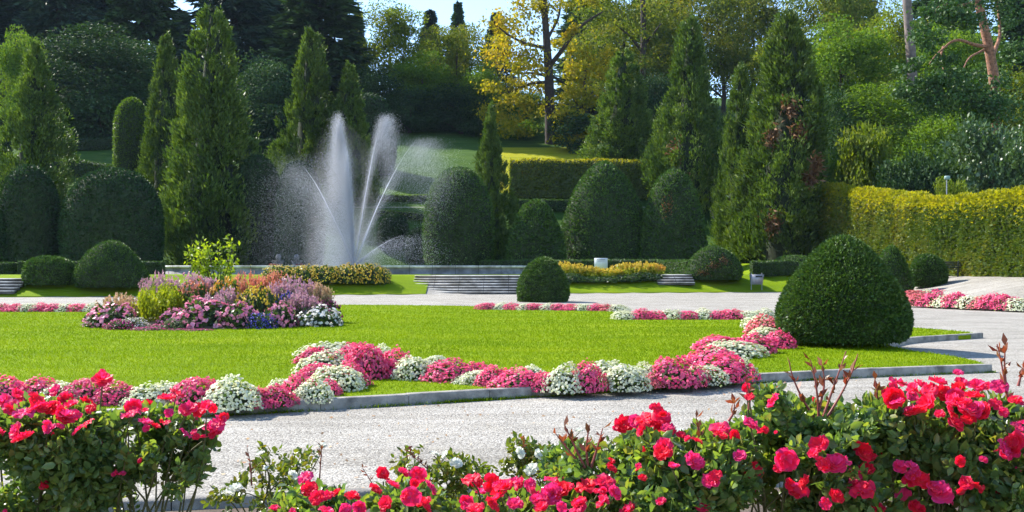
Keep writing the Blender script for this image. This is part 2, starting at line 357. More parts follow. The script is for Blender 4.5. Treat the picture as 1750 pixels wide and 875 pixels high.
# ------------------------------------------------------------------ ground, lawns, kerbs
def axis(*segs):
    out = []
    for a, b, n in segs: out += list(np.linspace(a, b, n, endpoint=False))
    return np.array(out + [segs[-1][1]])
gx = axis((-300, -120, 8), (-120, -40, 20), (-40, 16, 56), (16, 30, 42), (30, 70, 20), (70, 300, 8))
gy = axis((-60, 0, 6), (0, 36, 18), (36, 84, 96), (84, 140, 40), (140, 330, 20), (330, 420, 3))
XX, YY = np.meshgrid(gx, gy)
kind(G().grid(np.stack([XX, YY, T(XX, YY)], -1)).build('ground', M['gravel'], smooth=True), 'structure')
def sheet(name, x0, x1, nx, y0f, y1f, ny, mat, off):
    u = np.linspace(x0, x1, nx); v = np.linspace(0, 1, ny)
    X = np.repeat(u[None], ny, 0); ya = y0f(u); yb = y1f(u); Y = ya[None] + (yb - ya)[None] * v[:, None]
    P = np.stack([X, Y, T(X, Y) + off], -1)
    g = G().grid(P)
    edge = P[0]; low = edge.copy(); low[:, 2] -= off + .05     # cut turf edge
    g.grid(np.stack([low, edge]))
    return kind(g.build(name, mat, smooth=True), 'structure')
cst = lambda c: (lambda u: np.full_like(u, c))
sheet('bank_lawn', -70, -4.75, 130, lambda u: bank_y0(u), cst(62.0), 30, M['lawn'], .05)
sheet('bank_lawn', 1.55, 18.4, 50, lambda u: bank_y0(u), cst(62.0), 30, M['lawn'], .05)
sheet('terrace_lawn', -70, 18.4, 120, cst(62.0), cst(84.0), 20, M['lawn'], .046)
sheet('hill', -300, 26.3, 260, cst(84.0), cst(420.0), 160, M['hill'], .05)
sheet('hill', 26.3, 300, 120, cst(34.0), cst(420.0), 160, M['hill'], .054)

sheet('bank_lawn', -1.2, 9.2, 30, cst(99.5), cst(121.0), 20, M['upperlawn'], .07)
LZ = .085
MIST = .55
HAZE = .00008
front = [(-420, 770), (-150, 745), (0, 733), (180, 721), (360, 709.5), (500, 702), (650, 693.5), (820, 683), (1000, 672), (1150, 662), (1300, 653), (1450, 645), (1580, 639.5), (1690, 635.5)]
front_w = [gp(a, b, 0) for a, b in front]
# corner by the path gap, the second lobe, then the back edge
lob = [(1684, 632.5), (1668, 626), (1625, 617), (1560, 608), (1515, 598), (1520, 591), (1560, 586.5), (1610, 582), (1655, 579.8), (1667, 578), (1655, 574), (1600, 569), (1540, 564), (1450, 557), (1340, 548), (1200, 546), (1060, 543), (1040, 534), (980, 531), (900, 529), (760, 526), (600, 524.5), (400, 527), (200, 533), (0, 536), (-300, 545), (-600, 556)]
poly = [p[:2] for p in front_w] + [gp(a, b, 0)[:2] for a, b in lob]
poly = np.array(poly)
def poly_sheet(name, poly, z, mat, skirt=.1):
    bm = bmesh.new()
    vs = [bm.verts.new((p[0], p[1], z)) for p in poly]
    es = [bm.edges.new((vs[i], vs[(i + 1) % len(vs)])) for i in range(len(vs))]
    bmesh.ops.triangle_fill(bm, use_beauty=True, use_dissolve=False, edges=es)
    for f in bm.faces:
        if f.normal.z < 0: f.normal_flip()
    lo = [bm.verts.new((p[0], p[1], z - skirt)) for p in poly]
    for i in range(len(vs)):
        j = (i + 1) % len(vs); bm.faces.new((lo[i], lo[j], vs[j], vs[i]))
    me = bpy.data.meshes.new(name); bm.to_mesh(me); bm.free(); me.materials.append(mat)
    o = bpy.data.objects.new(name, me); COL.objects.link(o); return kind(o, 'structure')
def dense(pts, step=.3):
    pts = np.asarray(pts, float); out = []
    for a, b in zip(pts[:-1], pts[1:]):
        n = max(1, int(np.linalg.norm(b - a) / step)); out += [a + (b - a) * i / n for i in range(n)]
    out = np.array(out + [pts[-1]])
    for _ in range(3): out[1:-1] = (out[:-2] + 2 * out[1:-1] + out[2:]) / 4
    return out
poly_sheet('lawn', poly, LZ, M['lawn'])
rpoly = np.array([gp(a, b)[:2] for a, b in [(1552, 521.5), (1600, 523.5), (1680, 526.5), (1750, 530), (1900, 538), (1960, 530), (1900, 512), (1750, 505), (1620, 505), (1560, 508)]])
RZ = .07
poly_sheet('lawn', rpoly, RZ, M['lawn'])

def kerb(pts, w, h, mat, name='kerb', seam=1.0, z=0.0):
    pts = np.asarray(pts, float)[:, :2]; d = np.concatenate([[0], np.cumsum(np.linalg.norm(np.diff(pts, axis=0), axis=1))])
    g = G(); L = d[-1]; n = max(1, int(round(L / seam))); gap = .006
    at_ = lambda s: np.stack([np.interp(s, d, pts[:, 0]), np.interp(s, d, pts[:, 1])], -1)
    for i in range(n):
        s = np.linspace(i * L / n + gap / 2, (i + 1) * L / n - gap / 2, 5); p = at_(s)
        t = np.gradient(p, axis=0); t /= np.linalg.norm(t, axis=1, keepdims=True); nn = np.stack([-t[:, 1], t[:, 0]], -1)
        b = .012; dz = rng.normal(0, .004)
        prof = [(-w / 2, -.05), (-w / 2, h - b), (-w / 2 + b, h), (w / 2 - b, h), (w / 2, h - b), (w / 2, -.05)]
        P = np.stack([np.concatenate([p + nn * a, np.full((5, 1), z + zz + (dz if zz > 0 else 0))], 1) for a, zz in prof], 1)
        P = P[:, ::-1]
        g.grid(P)
        for e in (0, 4):
            c = P[e]; g.add(c, [[0, 1, 4, 5], [1, 2, 3, 4]] if e == 0 else [[5, 4, 1, 0], [4, 3, 2, 1]])
    return kind(g.build(name, mat), 'structure')
kerb(dense(np.array([p[:2] for p in front_w])), .13, .115, M['granite'])
kerb(dense(np.array([gp(a, b)[:2] for a, b in [(1515, 594), (1535, 588.5), (1560, 585.5), (1610, 581.5), (1660, 579), (1675, 577)]])), .13, .11, M['granite'])
kerb(dense(rpoly[:5]), .14, .09, M['stone'])
# near bed edge
nb = np.array([gp(a, b)[:2] for a, b in [(-300, 895), (200, 880), (500, 866), (800, 852), (1100, 842), (1500, 830), (2000, 815)]])
kerb(dense(nb), .12, .09, M['granite'])
bed = np.concatenate([nb + np.array([0, -.1]), np.array([[8, 0.2], [-7, 0.2]])])
poly_sheet('rose_bed', bed, .03, M['soil'], .05)

# grass blades over the lawns (uncountable)
def inside(poly, P):
    x, y = P[:, 0], P[:, 1]; c = np.zeros(len(P), bool); n = len(poly); j = n - 1
    for i in range(n):
        xi, yi = poly[i]; xj, yj = poly[j]
        hit = ((yi > y) != (yj > y)) & (x < (xj - xi) * (y - yi) / (yj - yi + 1e-12) + xi); c ^= hit; j = i
    return c
def blades(pl, n, ymin, ymax, z, hsc):
    Y = ymin * (ymax / ymin) ** rng.random(n * 3); px = rng.uniform(-80, 1830, n * 3)
    P = np.stack([(px - CX) / F * Y, Y], -1); P = P[inside(pl, P)][:n]
    Y = P[:, 1]; m = len(P)
    h = hsc * np.clip(Y / 13, .8, 1.3) * rng.uniform(.6, 1.4, m); w = .005 * np.clip(Y / 12, .8, 2.6)
    a = rng.uniform(0, 2 * pi, m); lean = rng.normal(0, .5, (m, 2)) * h[:, None]
    B = np.concatenate([P, np.full((m, 1), z - .005)], 1); s = np.stack([np.cos(a), np.sin(a), 0 * a], -1) * w[:, None]
    tip = B + np.concatenate([lean, h[:, None]], 1)
    return np.stack([B - s, B + s, tip], 1)
Q = np.concatenate([blades(poly, 230000, 9.8, 40, LZ, .026)])
KP = dense(np.array([p[:2] for p in front_w]), .05); nk = 5200; ci = rng.integers(0, len(KP), 70); ii = np.clip(ci[rng.integers(0, 70, nk)] + (rng.normal(0, 3.5, nk)).astype(int), 0, len(KP) - 1)
WP = np.concatenate([KP[ii] + np.stack([rng.normal(0, .02, nk), -.085 - np.abs(rng.normal(0, .035, nk))], -1), np.zeros((nk, 1))], 1); wh = rng.uniform(.01, .05, nk); wa = rng.uniform(0, 6.28, nk); ws = np.stack([np.cos(wa), np.sin(wa), 0 * wa], -1) * .004
Q = np.concatenate([Q, np.stack([WP - ws, WP + ws, WP + np.stack([rng.normal(0, .02, nk), rng.normal(0, .02, nk), wh], -1)], 1)])
nl = 420; LY = rng.uniform(6.8, 13.5, nl); LX = rng.uniform(-.5, .5, nl) * LY; LP = np.stack([LX, LY, np.full(nl, .012)], -1); ok = ~inside(poly, LP[:, :2]) & (LY < np.interp(LX, KP[:, 0], KP[:, 1]) - .15); LP = LP[ok]
ld = rdir(len(LP)) * np.array([1, 1, .25]); kind(G().quads(leafq(LP, ld, rng.uniform(.02, .05, len(LP)), .022)).build('leaf_litter', M['p_straw']), 'stuff')
g = G(); g.add(Q.reshape(-1, 3), np.arange(len(Q) * 3).reshape(-1, 3))
o = kind(g.build('grass', M['grass']), 'stuff'); tag(o, 'short mown grass of the sunny front lawn', 'grass')

# ------------------------------------------------------------------ topiary
PROF = {
 'cone': [(.0, 1), (.14, .985), (.27, .945), (.42, .87), (.60, .745), (.76, .60), (.89, .45), (.97, .32), (1.0, .21), (.985, .11), (.93, .03), (.86, 0)],
 'egg': [(.0, 1), (.20, .99), (.40, .96), (.60, .90), (.77, .81), (.90, .68), (.975, .54), (1.0, .40), (.985, .27), (.94, .13), (.88, .03), (.82, 0)],
 'dome': [(.0, 1), (.25, .99), (.48, .955), (.68, .89), (.84, .79), (.94, .66), (.99, .50), (1.0, .35), (.985, .18), (.95, .05), (.92, 0)],
 'column': [(.0, 1), (.28, .985), (.52, .95), (.74, .89), (.90, .80), (.985, .68), (1.0, .5), (.98, .3), (.93, .1), (.88, 0)],
 'beehive': [(.0, 1), (.16, .98), (.34, .93), (.52, .85), (.68, .74), (.82, .60), (.92, .46), (.98, .32), (1.0, .2), (.97, .08), (.92, 0)],
}
def sample_prof(pr, n):
    pr = np.array(pr); d = np.concatenate([[0], np.cumsum(np.linalg.norm(np.diff(pr, axis=0), axis=1))])
    s = np.linspace(0, d[-1], n); return np.stack([np.interp(s, d, pr[:, 0]), np.interp(s, d, pr[:, 1])], -1)
def topiary(label, base, r, h, prof, mat, leaf, nleaf, group, seed, rough=.03, lean=(0, 0), brown=None, gap=.0, name='topiary_shrub'):
    t = thing(name, label, 'topiary', base, group=group)
    pr = sample_prof(PROF[prof], 44) * np.array([r, h]); pr[:, 1] += gap
    k = 56; a = np.linspace(0, 2 * pi, k, endpoint=False)
    P = np.stack([pr[:, :1] * np.cos(a), pr[:, :1] * np.sin(a), np.repeat(pr[:, 1:], k, 1)], -1)
    nz = Noise(seed, 2.2 / r, 3)
    def disp(Q):
        rad = Q * np.array([1, 1, .4]) ; rad = unit(rad - np.array([0, 0, h * .12]))
        f = nz(Q / 1.0)
        Q = Q + rad * (f * r * rough)[..., None]
        Q = Q + np.stack([lean[0] * Q[..., 2], lean[1] * Q[..., 2], 0 * Q[..., 2]], -1)
        return Q
    g = G().core(); D = disp(P * np.array([.985, .985, .985])); g.grid(D, True)
    bot = np.concatenate([D[-1:], D[-1:] * np.array([.2, .2, 1])]); g.grid(bot, True)
    # leaf tufts, area weighted
    ring = np.linalg.norm(np.diff(pr, axis=0), axis=1) * (pr[:-1, 0] + pr[1:, 0]); cum = np.cumsum(ring) / ring.sum()
    rs = np.random.default_rng(seed + 5)
    u = rs.random(nleaf); i = np.searchsorted(cum, u); f = rs.random(nleaf)[:, None]
    pp = pr[i] * (1 - f) + pr[np.minimum(i + 1, len(pr) - 1)] * f; th = rs.uniform(0, 2 * pi, nleaf)
    S = disp(np.stack([pp[:, 0] * np.cos(th), pp[:, 0] * np.sin(th), pp[:, 1]], -1))
    tg = pr[np.minimum(i + 1, len(pr) - 1)] - pr[i]; nrm = unit(np.stack([-tg[:, 1] * np.cos(th), -tg[:, 1] * np.sin(th), tg[:, 0]], -1))
    L = leaf * rs.uniform(.6, 1.5, nleaf)
    g.leafy().quads(leafq(S - nrm * (L * rs.uniform(.1, .9, nleaf))[:, None], nrm * .8 + rdir(nleaf, rs) * .75 + np.array([0, 0, .15]), L, L * .5, r=rs))
    g.build('foliage', mat, t)
    G().tube([(0, 0, -.05), (0.02, 0, gap + h * .25), (0, 0, gap + h * .5)], [r * .10 + .02, r * .08 + .02, r * .05], 8).build('trunk', M['bark'], t, True)
    if brown:
        bg = G()
        for (th0, zz) in brown:
            n = 70; q = rs.normal(0, 1, (n, 2)) * np.array([.11, .055 * h])
            zt = np.clip(zz * h + q[:, 1], .1, h * .95); rr = np.interp(-zt, -pr[:, 1], pr[:, 0])
            Sx = disp(np.stack([rr * np.cos(th0 + q[:, 0]), rr * np.sin(th0 + q[:, 0]), zt], -1)); nn = unit(Sx * np.array([1, 1, .2]))
            bg.quads(leafq(Sx, nn + rdir(n, rs) * .8, leaf * 1.1, leaf * .6, r=rs))
        bg.build('brown_foliage', M['sequoiab'], t)
    return t
SG = 'small clipped yew domes'
b = at(1441, 600, 18.75); b[2] = LZ
topiary('big dark yew cone at the right end of the pink border, nearest of the topiaries', b, 1.17, 1.90, 'cone', M['yewnear'], .058, 46000, SG, 21, .035, gap=.10)
b = at(928, 517, 44.8); b[2] = 0
topiary('dark rounded yew cone standing in front of the right end of the fountain steps', b, 1.13, 1.95, 'beehive', M['yewnear'], .09, 14000, SG, 22, .03)
def gtop(label, px, base, top, w, prof, seed, mat='yew', leaf=.11, n=9000, grp=SG, **kw):
    p = ray(px, base); sc = p[1] / F; r = w / 2 * sc
    p = ray(px, base); p[1] += r * .8; p[0] = (px - CX) / F * p[1]
    p[2] = float(T(p[0], p[1])); h = EYE - (top - HY) / F * p[1] - p[2]
    return topiary(label, p, w / 2 * p[1] / F, h, prof, M[mat], leaf, n, grp, seed, **kw)
gtop('low dark yew dome on the left bank, smallest on the left side', 84, 498, 438, 84, 'dome', 23)
gtop('pointed yew cone on the left lawn behind the mixed flower bed', 190, 507, 412, 118, 'cone', 24, leaf=.10, n=12000)
gtop('rounded yew dome with reddish brown spots beside the right bank steps', 1220, 489, 420, 94, 'beehive', 25, 'yew', brown=[(-1.75, .4), (-1.35, .55), (-2.1, .2)])
gtop('slender yew cone half hidden behind the big yew cone', 1524, 507, 421, 66, 'cone', 26)
gtop('small upright yew egg in front of the white gravel ramp', 1587, 492, 435, 58, 'egg', 27)
gtop('tiny yew dome behind the yellow flower bed right of the sign', 1090, 463, 438, 40, 'dome', 28, leaf=.09, n=3500)
gtop('low dark yew mound behind the low box hedge right of the litter bin', 1356, 466, 437, 66, 'dome', 29, n=5000)
BG = 'large clipped yew eggs behind the fountain'
def btop(label, px, top, w, Y, prof, seed, mat='yew', n=15000, leaf=.17, **kw):
    x = (px - CX) / F * Y; z = float(T(x, Y)); h = EYE - (top - HY) / F * Y - z
    return topiary(label, (x, Y, z), w / 2 * Y / F, h, prof, M[mat], leaf, n, kw.pop('grp', BG), seed, **kw)
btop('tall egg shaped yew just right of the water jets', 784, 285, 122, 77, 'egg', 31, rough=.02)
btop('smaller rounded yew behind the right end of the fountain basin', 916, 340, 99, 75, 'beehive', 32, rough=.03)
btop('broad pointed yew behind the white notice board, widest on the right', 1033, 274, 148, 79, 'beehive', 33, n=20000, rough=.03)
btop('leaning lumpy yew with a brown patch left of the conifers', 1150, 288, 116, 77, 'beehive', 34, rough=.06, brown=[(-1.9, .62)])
btop('tall dark yew egg at the left edge below the leftmost conifer', 50, 282, 104, 76, 'egg', 35, 'yewshaded', rough=.02)
btop('very broad dark yew dome behind the pointed yew cone', 192, 288, 164, 76, 'dome', 36, 'yewshaded', n=20000, rough=.03)
btop('dark yew cut off by the left edge of the photo', -24, 345, 74, 74, 'egg', 37, 'yewshaded')
btop('dark yew dome between the tallest left conifer and the fountain', 440, 265, 84, 83, 'dome', 38, 'yewshaded')
btop('dark yew dome seen through the left veil of spray', 512, 275, 82, 80, 'dome', 39, 'yewshaded')
btop('dark yew dome high on the hill between the two tall jets', 632, 160, 90, 106, 'egg', 40, 'yewshaded', n=9000, leaf=.22)
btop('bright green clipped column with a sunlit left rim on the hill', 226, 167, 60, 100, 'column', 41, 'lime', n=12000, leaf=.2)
btop('low round yew on the slope seen between the jets and the egg shaped yew', 672, 366, 54, 88, 'dome', 42, 'yewshaded', n=5000)
btop('second low yew on the slope beside the egg shaped yew', 718, 390, 50, 86, 'dome', 43, 'yewshaded', n=5000)
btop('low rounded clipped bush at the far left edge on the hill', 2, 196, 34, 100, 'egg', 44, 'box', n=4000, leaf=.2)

# ------------------------------------------------------------------ hedges
def hedge(label, pts, w, h, mat, leaf, n, group, seed, topmat=None, rough=.04, cham=.1, h2=None):
    pts = np.asarray(pts, float); pts = dense(pts, .5)
    d = np.concatenate([[0], np.cumsum(np.linalg.norm(np.diff(pts, axis=0), axis=1))]); Lt = d[-1]
    h2 = h if h2 is None else h2
    rs = np.random.default_rng(seed)
    def frame(s):
        x = np.interp(s, d, pts[:, 0]); y = np.interp(s, d, pts[:, 1])
        x2 = np.interp(np.minimum(s + .3, Lt), d, pts[:, 0]); y2 = np.interp(np.minimum(s + .3, Lt), d, pts[:, 1])
        x1 = np.interp(np.maximum(s - .3, 0), d, pts[:, 0]); y1 = np.interp(np.maximum(s - .3, 0), d, pts[:, 1])
        t = unit(np.stack([x2 - x1, y2 - y1, 0 * x], -1)); nrm = np.stack([-t[..., 1], t[..., 0], 0 * x], -1)
        return np.stack([x, y, T(x, y)], -1), t, nrm, h + (h2 - h) * s / Lt
    nz = Noise(seed, 1.6 / max(w, .6), 3)
    # profile around the hedge: (side, up) with rounded shoulders
    pf = np.array([(-.5, 0), (-.5, .5), (-.49, 1 - cham), (-.36, 1 - cham * .4), (-.16, 1), (.16, 1), (.36, 1 - cham * .4), (.49, 1 - cham), (.5, .5), (.5, 0)])
    ns = max(8, int(Lt / .35)); s = np.linspace(0, Lt, ns); P0, t, nrm, hh = frame(s)
    def place(P0, nrm, hh, a, b):
        Q = P0 + nrm * (a * w)[..., None]; Q[..., 2] = Q[..., 2] * 1 + b * hh
        dirv = unit(nrm * (np.sign(a) * (np.abs(a) > .3))[..., None] + np.array([0, 0, 1.0]) * (b > .9)[..., None])
        return Q + dirv * (nz(Q) * rough * max(w, h) * .6)[..., None], dirv
    pd = np.array([pf[i] + (pf[i + 1] - pf[i]) * f for i in range(len(pf) - 1) for f in np.linspace(0, 1, 6 if i in (0, 1, 7, 8) else 2)[:-1]] + [pf[-1]])
    P = np.stack([place(P0, nrm, hh * .985, np.full(ns, a * .93), np.full(ns, b))[0] for a, b in pd], 1)
    g = G().core(); g.grid(P)
    for e in (0, -1):
        c = P[e]; m = len(c); cc = np.concatenate([c, c.mean(0, keepdims=True)]); g.add(cc, [[i, i + 1, m] if e else [i + 1, i, m] for i in range(m - 1)])
    seg = np.linalg.norm(np.diff(pf * np.array([w, (h + h2) / 2]), axis=0), axis=1); endA = w * h * 2 / Lt
    cum = np.cumsum(seg) / seg.sum()
    i = np.searchsorted(cum, rs.random(n)); f = rs.random(n)[:, None]; ab = pf[i] * (1 - f) + pf[i + 1] * f
    ss = rs.uniform(0, Lt, n)
    ne = int(n * w / (Lt * 1.2 + 2 * w)); ss[:ne] = np.where(rs.random(ne) < .5, 0, Lt); ab[:ne, 0] = rs.uniform(-.5, .5, ne); ab[:ne, 1] = rs.random(ne)
    P0, t, nrm, hh = frame(ss); S, dv = place(P0, nrm, hh, ab[:, 0], ab[:, 1])
    dv[:ne] = t[:ne] * np.where(ss[:ne] > 0, 1, -1)[:, None]
    bad = np.linalg.norm(dv, axis=1) < .5; dv[bad] = nrm[bad] * np.sign(ab[bad, :1])
    L = leaf * rs.uniform(.6, 1.5, n)
    q = leafq(S - dv * (L * .4)[:, None], dv * .7 + rdir(n, rs) * .85, L, L * .6, r=rs)
    o = None; g.leafy()
    if topmat is None:
        g.quads(q)
        o = g.build('hedge', mat)
        return tag(o, label, 'hedge', group)
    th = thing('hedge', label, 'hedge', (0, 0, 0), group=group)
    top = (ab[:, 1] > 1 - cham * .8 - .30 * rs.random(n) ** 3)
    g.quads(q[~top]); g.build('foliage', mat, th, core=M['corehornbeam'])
    G().quads(q[top]).build('sun_tinted_top_foliage', topmat, th)  # sunlight on the hedge top painted as a band of yellow leaves
    return th
LH = 'low clipped box hedges around the fountain terrace'
def wx(px, Y): return ((px - CX) / F * Y, Y)
hedge('low box hedge at the far left behind the left bank steps', [wx(-60, 63), wx(25, 63)], .7, .80, M['box'], .10, 3000, LH, 51)
hedge('low box hedge behind the two left yew domes', [wx(34, 63), wx(280, 63.5)], .7, .85, M['box'], .10, 6000, LH, 52)
hedge('low box hedge running behind the basin and the notice board', [wx(825, 74), wx(940, 71), wx(1128, 69)], .8, 1.0, M['box'], .10, 9000, LH, 53)
hedge('pale topped box hedge curving down beside the right bank steps', [wx(1134, 68.5), wx(1165, 66.5), wx(1186, 64.5)], 1.1, .95, M['box'], .10, 4500, LH, 54)
hedge('short box hedge between the litter bin and the big yew cone', [wx(1284, 64.5), wx(1372, 64.5)], .8, .95, M['box'], .10, 3500, LH, 55)
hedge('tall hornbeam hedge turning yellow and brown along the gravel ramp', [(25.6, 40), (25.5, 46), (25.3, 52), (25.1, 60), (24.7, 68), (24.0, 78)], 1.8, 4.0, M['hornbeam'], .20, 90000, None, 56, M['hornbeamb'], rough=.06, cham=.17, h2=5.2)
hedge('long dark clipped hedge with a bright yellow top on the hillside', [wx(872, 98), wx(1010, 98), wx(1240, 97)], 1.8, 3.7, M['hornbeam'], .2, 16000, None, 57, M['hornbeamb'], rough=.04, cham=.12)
HH = 'low clipped hedges terracing the hillside'
hedge('low dark hedge at the foot of the yellow topped hedge', [wx(842, 94.5), wx(980, 94.5)], 1.2, 1.0, M['box'], .16, 3500, HH, 58)
hedge('sloping hedge with a bright top on the left hillside beside the clipped column', [wx(60, 104), wx(125, 106), wx(205, 103)], 1.2, 1.7, M['box'], .2, 4000, HH, 59)
hedge('upper dark hedge on the left hillside below the forest', [wx(80, 118), wx(205, 120)], 1.2, 1.4, M['yewshaded'], .2, 3000, HH, 60)
hedge('dark hedge on the slope between the tallest left conifer and the fountain conifers', [wx(405, 112), wx(450, 116), wx(520, 117)], 1.4, 1.8, M['yewshaded'], .2, 3000, HH, 61)
hedge('thin hedge line on the slope, upper one beside the egg shaped yew', [wx(640, 97), wx(745, 97)], .8, .6, M['lime'], .16, 2500, HH, 62)
hedge('thin hedge line on the slope, lower one beside the egg shaped yew', [wx(640, 93.5), wx(745, 92.5)], .8, .6, M['lime'], .16, 2500, HH, 63)
hedge('low hedge low on the slope behind the basin between two yews', [wx(690, 88), wx(770, 88)], .9, 1.2, M['box'], .16, 2500, HH, 64)
hedge('low hedge stepping up the slope left of the tallest left conifer', [wx(262, 91), wx(318, 90)], 1.0, .8, M['lime'], .16, 1800, HH, 65)

# ------------------------------------------------------------------ conifers (clipped-looking pyramids)
def pyramid(seed, H=18.0, Rr=3.3, ncl=560, per=80, spread=.50):
    """tapering conifer whose crown is made of upright feathery sprays"""
    rs = np.random.default_rng(seed); g = G()
    u = rs.random(ncl) ** .75; zc = .03 + .95 * (1 - np.sqrt(1 - u * .999)) if False else rs.beta(1.05, 1.5, ncl) * .96 + .02
    prof = lambda t: Rr * np.interp(t, [0, .06, .2, .45, .7, .9, 1.0], [.86, 1.0, 1.03, .84, .54, .27, .05])
    th = rs.uniform(0, 2 * pi, ncl); nzr = Noise(seed + 3, .8, 2)
    base = np.stack([np.cos(th), np.sin(th), zc * 3], -1)
    rr = prof(zc) * (.56 + .50 * rs.random(ncl) ** .7 + .30 * nzr(base * 2))
    C = np.stack([rr * np.cos(th), rr * np.sin(th), zc * H], -1)
    out = np.stack([np.cos(th), np.sin(th), 0 * th], -1)
    cs = spread * (.45 + .55 * (1 - zc)) * rs.uniform(.5, 1.4, ncl)
    P = np.repeat(C, per, 0) + rs.normal(0, 1, (ncl * per, 3)) * np.repeat(cs, per)[:, None] * np.array([.55, .55, .8]) - np.repeat(out, per, 0) * .1
    O = np.repeat(out, per, 0); n = len(P)
    D = O * .55 + np.array([0, 0, .75]) + rdir(n, rs) * .55
    L = rs.uniform(.15, .46, n); q = leafq(P, D, L, L * .32, r=rs); g.quads(q)
    tz = np.linspace(0, 1, 16); k = 14; a = np.linspace(0, 2 * pi, k, endpoint=False)
    core = np.stack([(prof(tz) * .46)[:, None] * np.cos(a), (prof(tz) * .46)[:, None] * np.sin(a), np.repeat((tz * H * .97)[:, None], k, 1)], -1)
    core = core * (1 + .12 * nzr(core)[..., None] * np.array([1, 1, 0])); g.core().grid(core, True)
    return g, prof
protos = []
for i in range(4):
    g, prof = pyramid(70 + i); o = g.build('crown', M['sequoia']); protos.append((o.data, prof)); bpy.data.objects.remove(o)
def mobj(name, me, parent):
    o = bpy.data.objects.new(name, me); COL.objects.link(o); o.parent = parent; return o
trunk_g = G().tube([(0, 0, -.6), (0, 0, 4), (0, 0, 11), (0, 0, 17)], [.42, .34, .2, .03], 8)
o = trunk_g.build('trunk', M['bark'], smooth=True); trunk_me = o.data; bpy.data.objects.remove(o)
def conifer(label, px, top, w, Y, i, rz=0., dead=None):
    x = (px - CX) / F * Y; z = float(T(x, Y)); h = EYE - (top - HY) / F * Y - z
    s = w / 2 * Y / F / 3.35
    t = thing('conifer_tree', label, 'conifer', (x, Y, z), rz, 'feathery cone shaped conifers behind the fountain', (s, s, h / 18))
    mobj('crown', protos[i][0], t); mobj('trunk', trunk_me, t)
    if dead:
        rs = np.random.default_rng(int(px)); g = G(); prof = protos[i][1]
        for ang, zz, sz in dead:
            n = 150; a = ang - rz; r0 = prof(zz) * 1.02
            c = np.array([r0 * cos(a), r0 * sin(a), zz * 18]); P = c + rs.normal(0, 1, (n, 3)) * sz * np.array([.6, .6, .9])
            g.quads(leafq(P, np.array([cos(a), sin(a), -.2]) + rdir(n, rs) * .9, .5, .16, r=rs))
        g.build('brown_foliage', M['sequoiab'], t)
    return t
conifer('leftmost cone shaped conifer, dull green with bare grey twigs showing', 60, 66, 124, 90, 0, .3)
conifer('slim conifer standing between the clipped column and the tallest left conifer', 284, 56, 84, 94, 1, 1.2)
conifer('tallest broad conifer on the left, behind the yellow green sapling', 364, 8, 158, 84, 2, 2.2)
conifer('conifer rising just left of the water jets, lower on its hill', 531, 48, 104, 97, 3, .6)
conifer('smaller conifer right behind the tallest jet of the fountain', 597, 106, 84, 96, 1, 4.0)
conifer('short narrow conifer between the egg shaped yew and the yellow topped hedge', 838, 174, 68, 86, 0, 2.8)
conifer('dark even conifer above the broad pointed yew', 1064, 84, 112, 101, 2, 5.0)
conifer('tall conifer with brown lower twigs above the leaning lumpy yew', 1181, 28, 116, 93, 3, 3.4, [(-2.2, .30, .5), (-1.9, .12, .6)])
conifer('slim conifer squeezed left of the biggest right conifer', 1266, 108, 90, 83, 1, 2.0)
conifer('biggest conifer on the right with rusty dead patches, beside the tall hornbeam hedge', 1348, 12, 170, 79, 0, 1.0, [(-1.8, .58, .35), (-1.6, .49, .35), (-2.2, .47, .4), (-1.3, .36, .35), (-1.45, .31, .3), (-2.1, .14, .45)])

# ------------------------------------------------------------------ forest trees
def fir_mesh(seed, H=26., Rr=4.6, drop=.35, nb=340, per=60):
    rs = np.random.default_rng(seed); g = G()
    zt = np.sort(rs.beta(1, 1.1, nb)) * .97 + .02; th = np.arange(nb) * 2.39996 + rs.normal(0, .3, nb)
    Ln = Rr * (1 - zt) ** .85 * rs.uniform(.72, 1.12, nb) + .25
    f = rs.random((nb, per)) ** .7
    d = np.stack([np.cos(th), np.sin(th)], -1)
    P = np.zeros((nb, per, 3)); rr = f * Ln[:, None]
    side = rs.normal(0, .13, (nb, per)) * (Ln[:, None] * (1.05 - f) + .25)
    P[..., 0] = rr * d[:, :1] - side * d[:, 1:]; P[..., 1] = rr * d[:, 1:] + side * d[:, :1]
    P[..., 2] = zt[:, None] * H - drop * rr + .10 * rr ** 2 / Rr + rs.normal(0, .12, (nb, per))
    P = P.reshape(-1, 3); n = len(P); O = np.repeat(np.concatenate([d, np.zeros((nb, 1))], 1), per, 0)
    L = rs.uniform(.45, 1.0, n); g.quads(leafq(P, O * .8 + np.array([0, 0, -.35]) + rdir(n, rs) * .5, L, L * .32, r=rs))
    return g
def crown_mesh(seed, rx=5.5, rz=7.5, ncl=95, per=230, leaf=.29, flat=.7, hollow=.3, cs=.22):
    rs = np.random.default_rng(seed)
    dd = rdir(ncl, rs); rad = hollow + (1 - hollow) * rs.random(ncl) ** .6
    C = dd * rad[:, None] * np.array([rx, rx, rz]) * rs.uniform(.85, 1.08, (ncl, 1))
    sz = rx * cs * rs.uniform(.6, 1.35, ncl)
    q = rs.normal(0, 1, (ncl, per, 3)); q = q / np.maximum(1, np.linalg.norm(q, axis=-1, keepdims=True) / 1.5)
    P = (C[:, None] + q * sz[:, None, None] * np.array([1, 1, flat])).reshape(-1, 3)
    n = len(P); L = leaf * rs.uniform(.6, 1.5, n)
    D = unit(P) * .5 + rdir(n, rs) * .9 + np.array([0, 0, -.15])
    return leafq(P, D, L, L * .62, r=rs), C
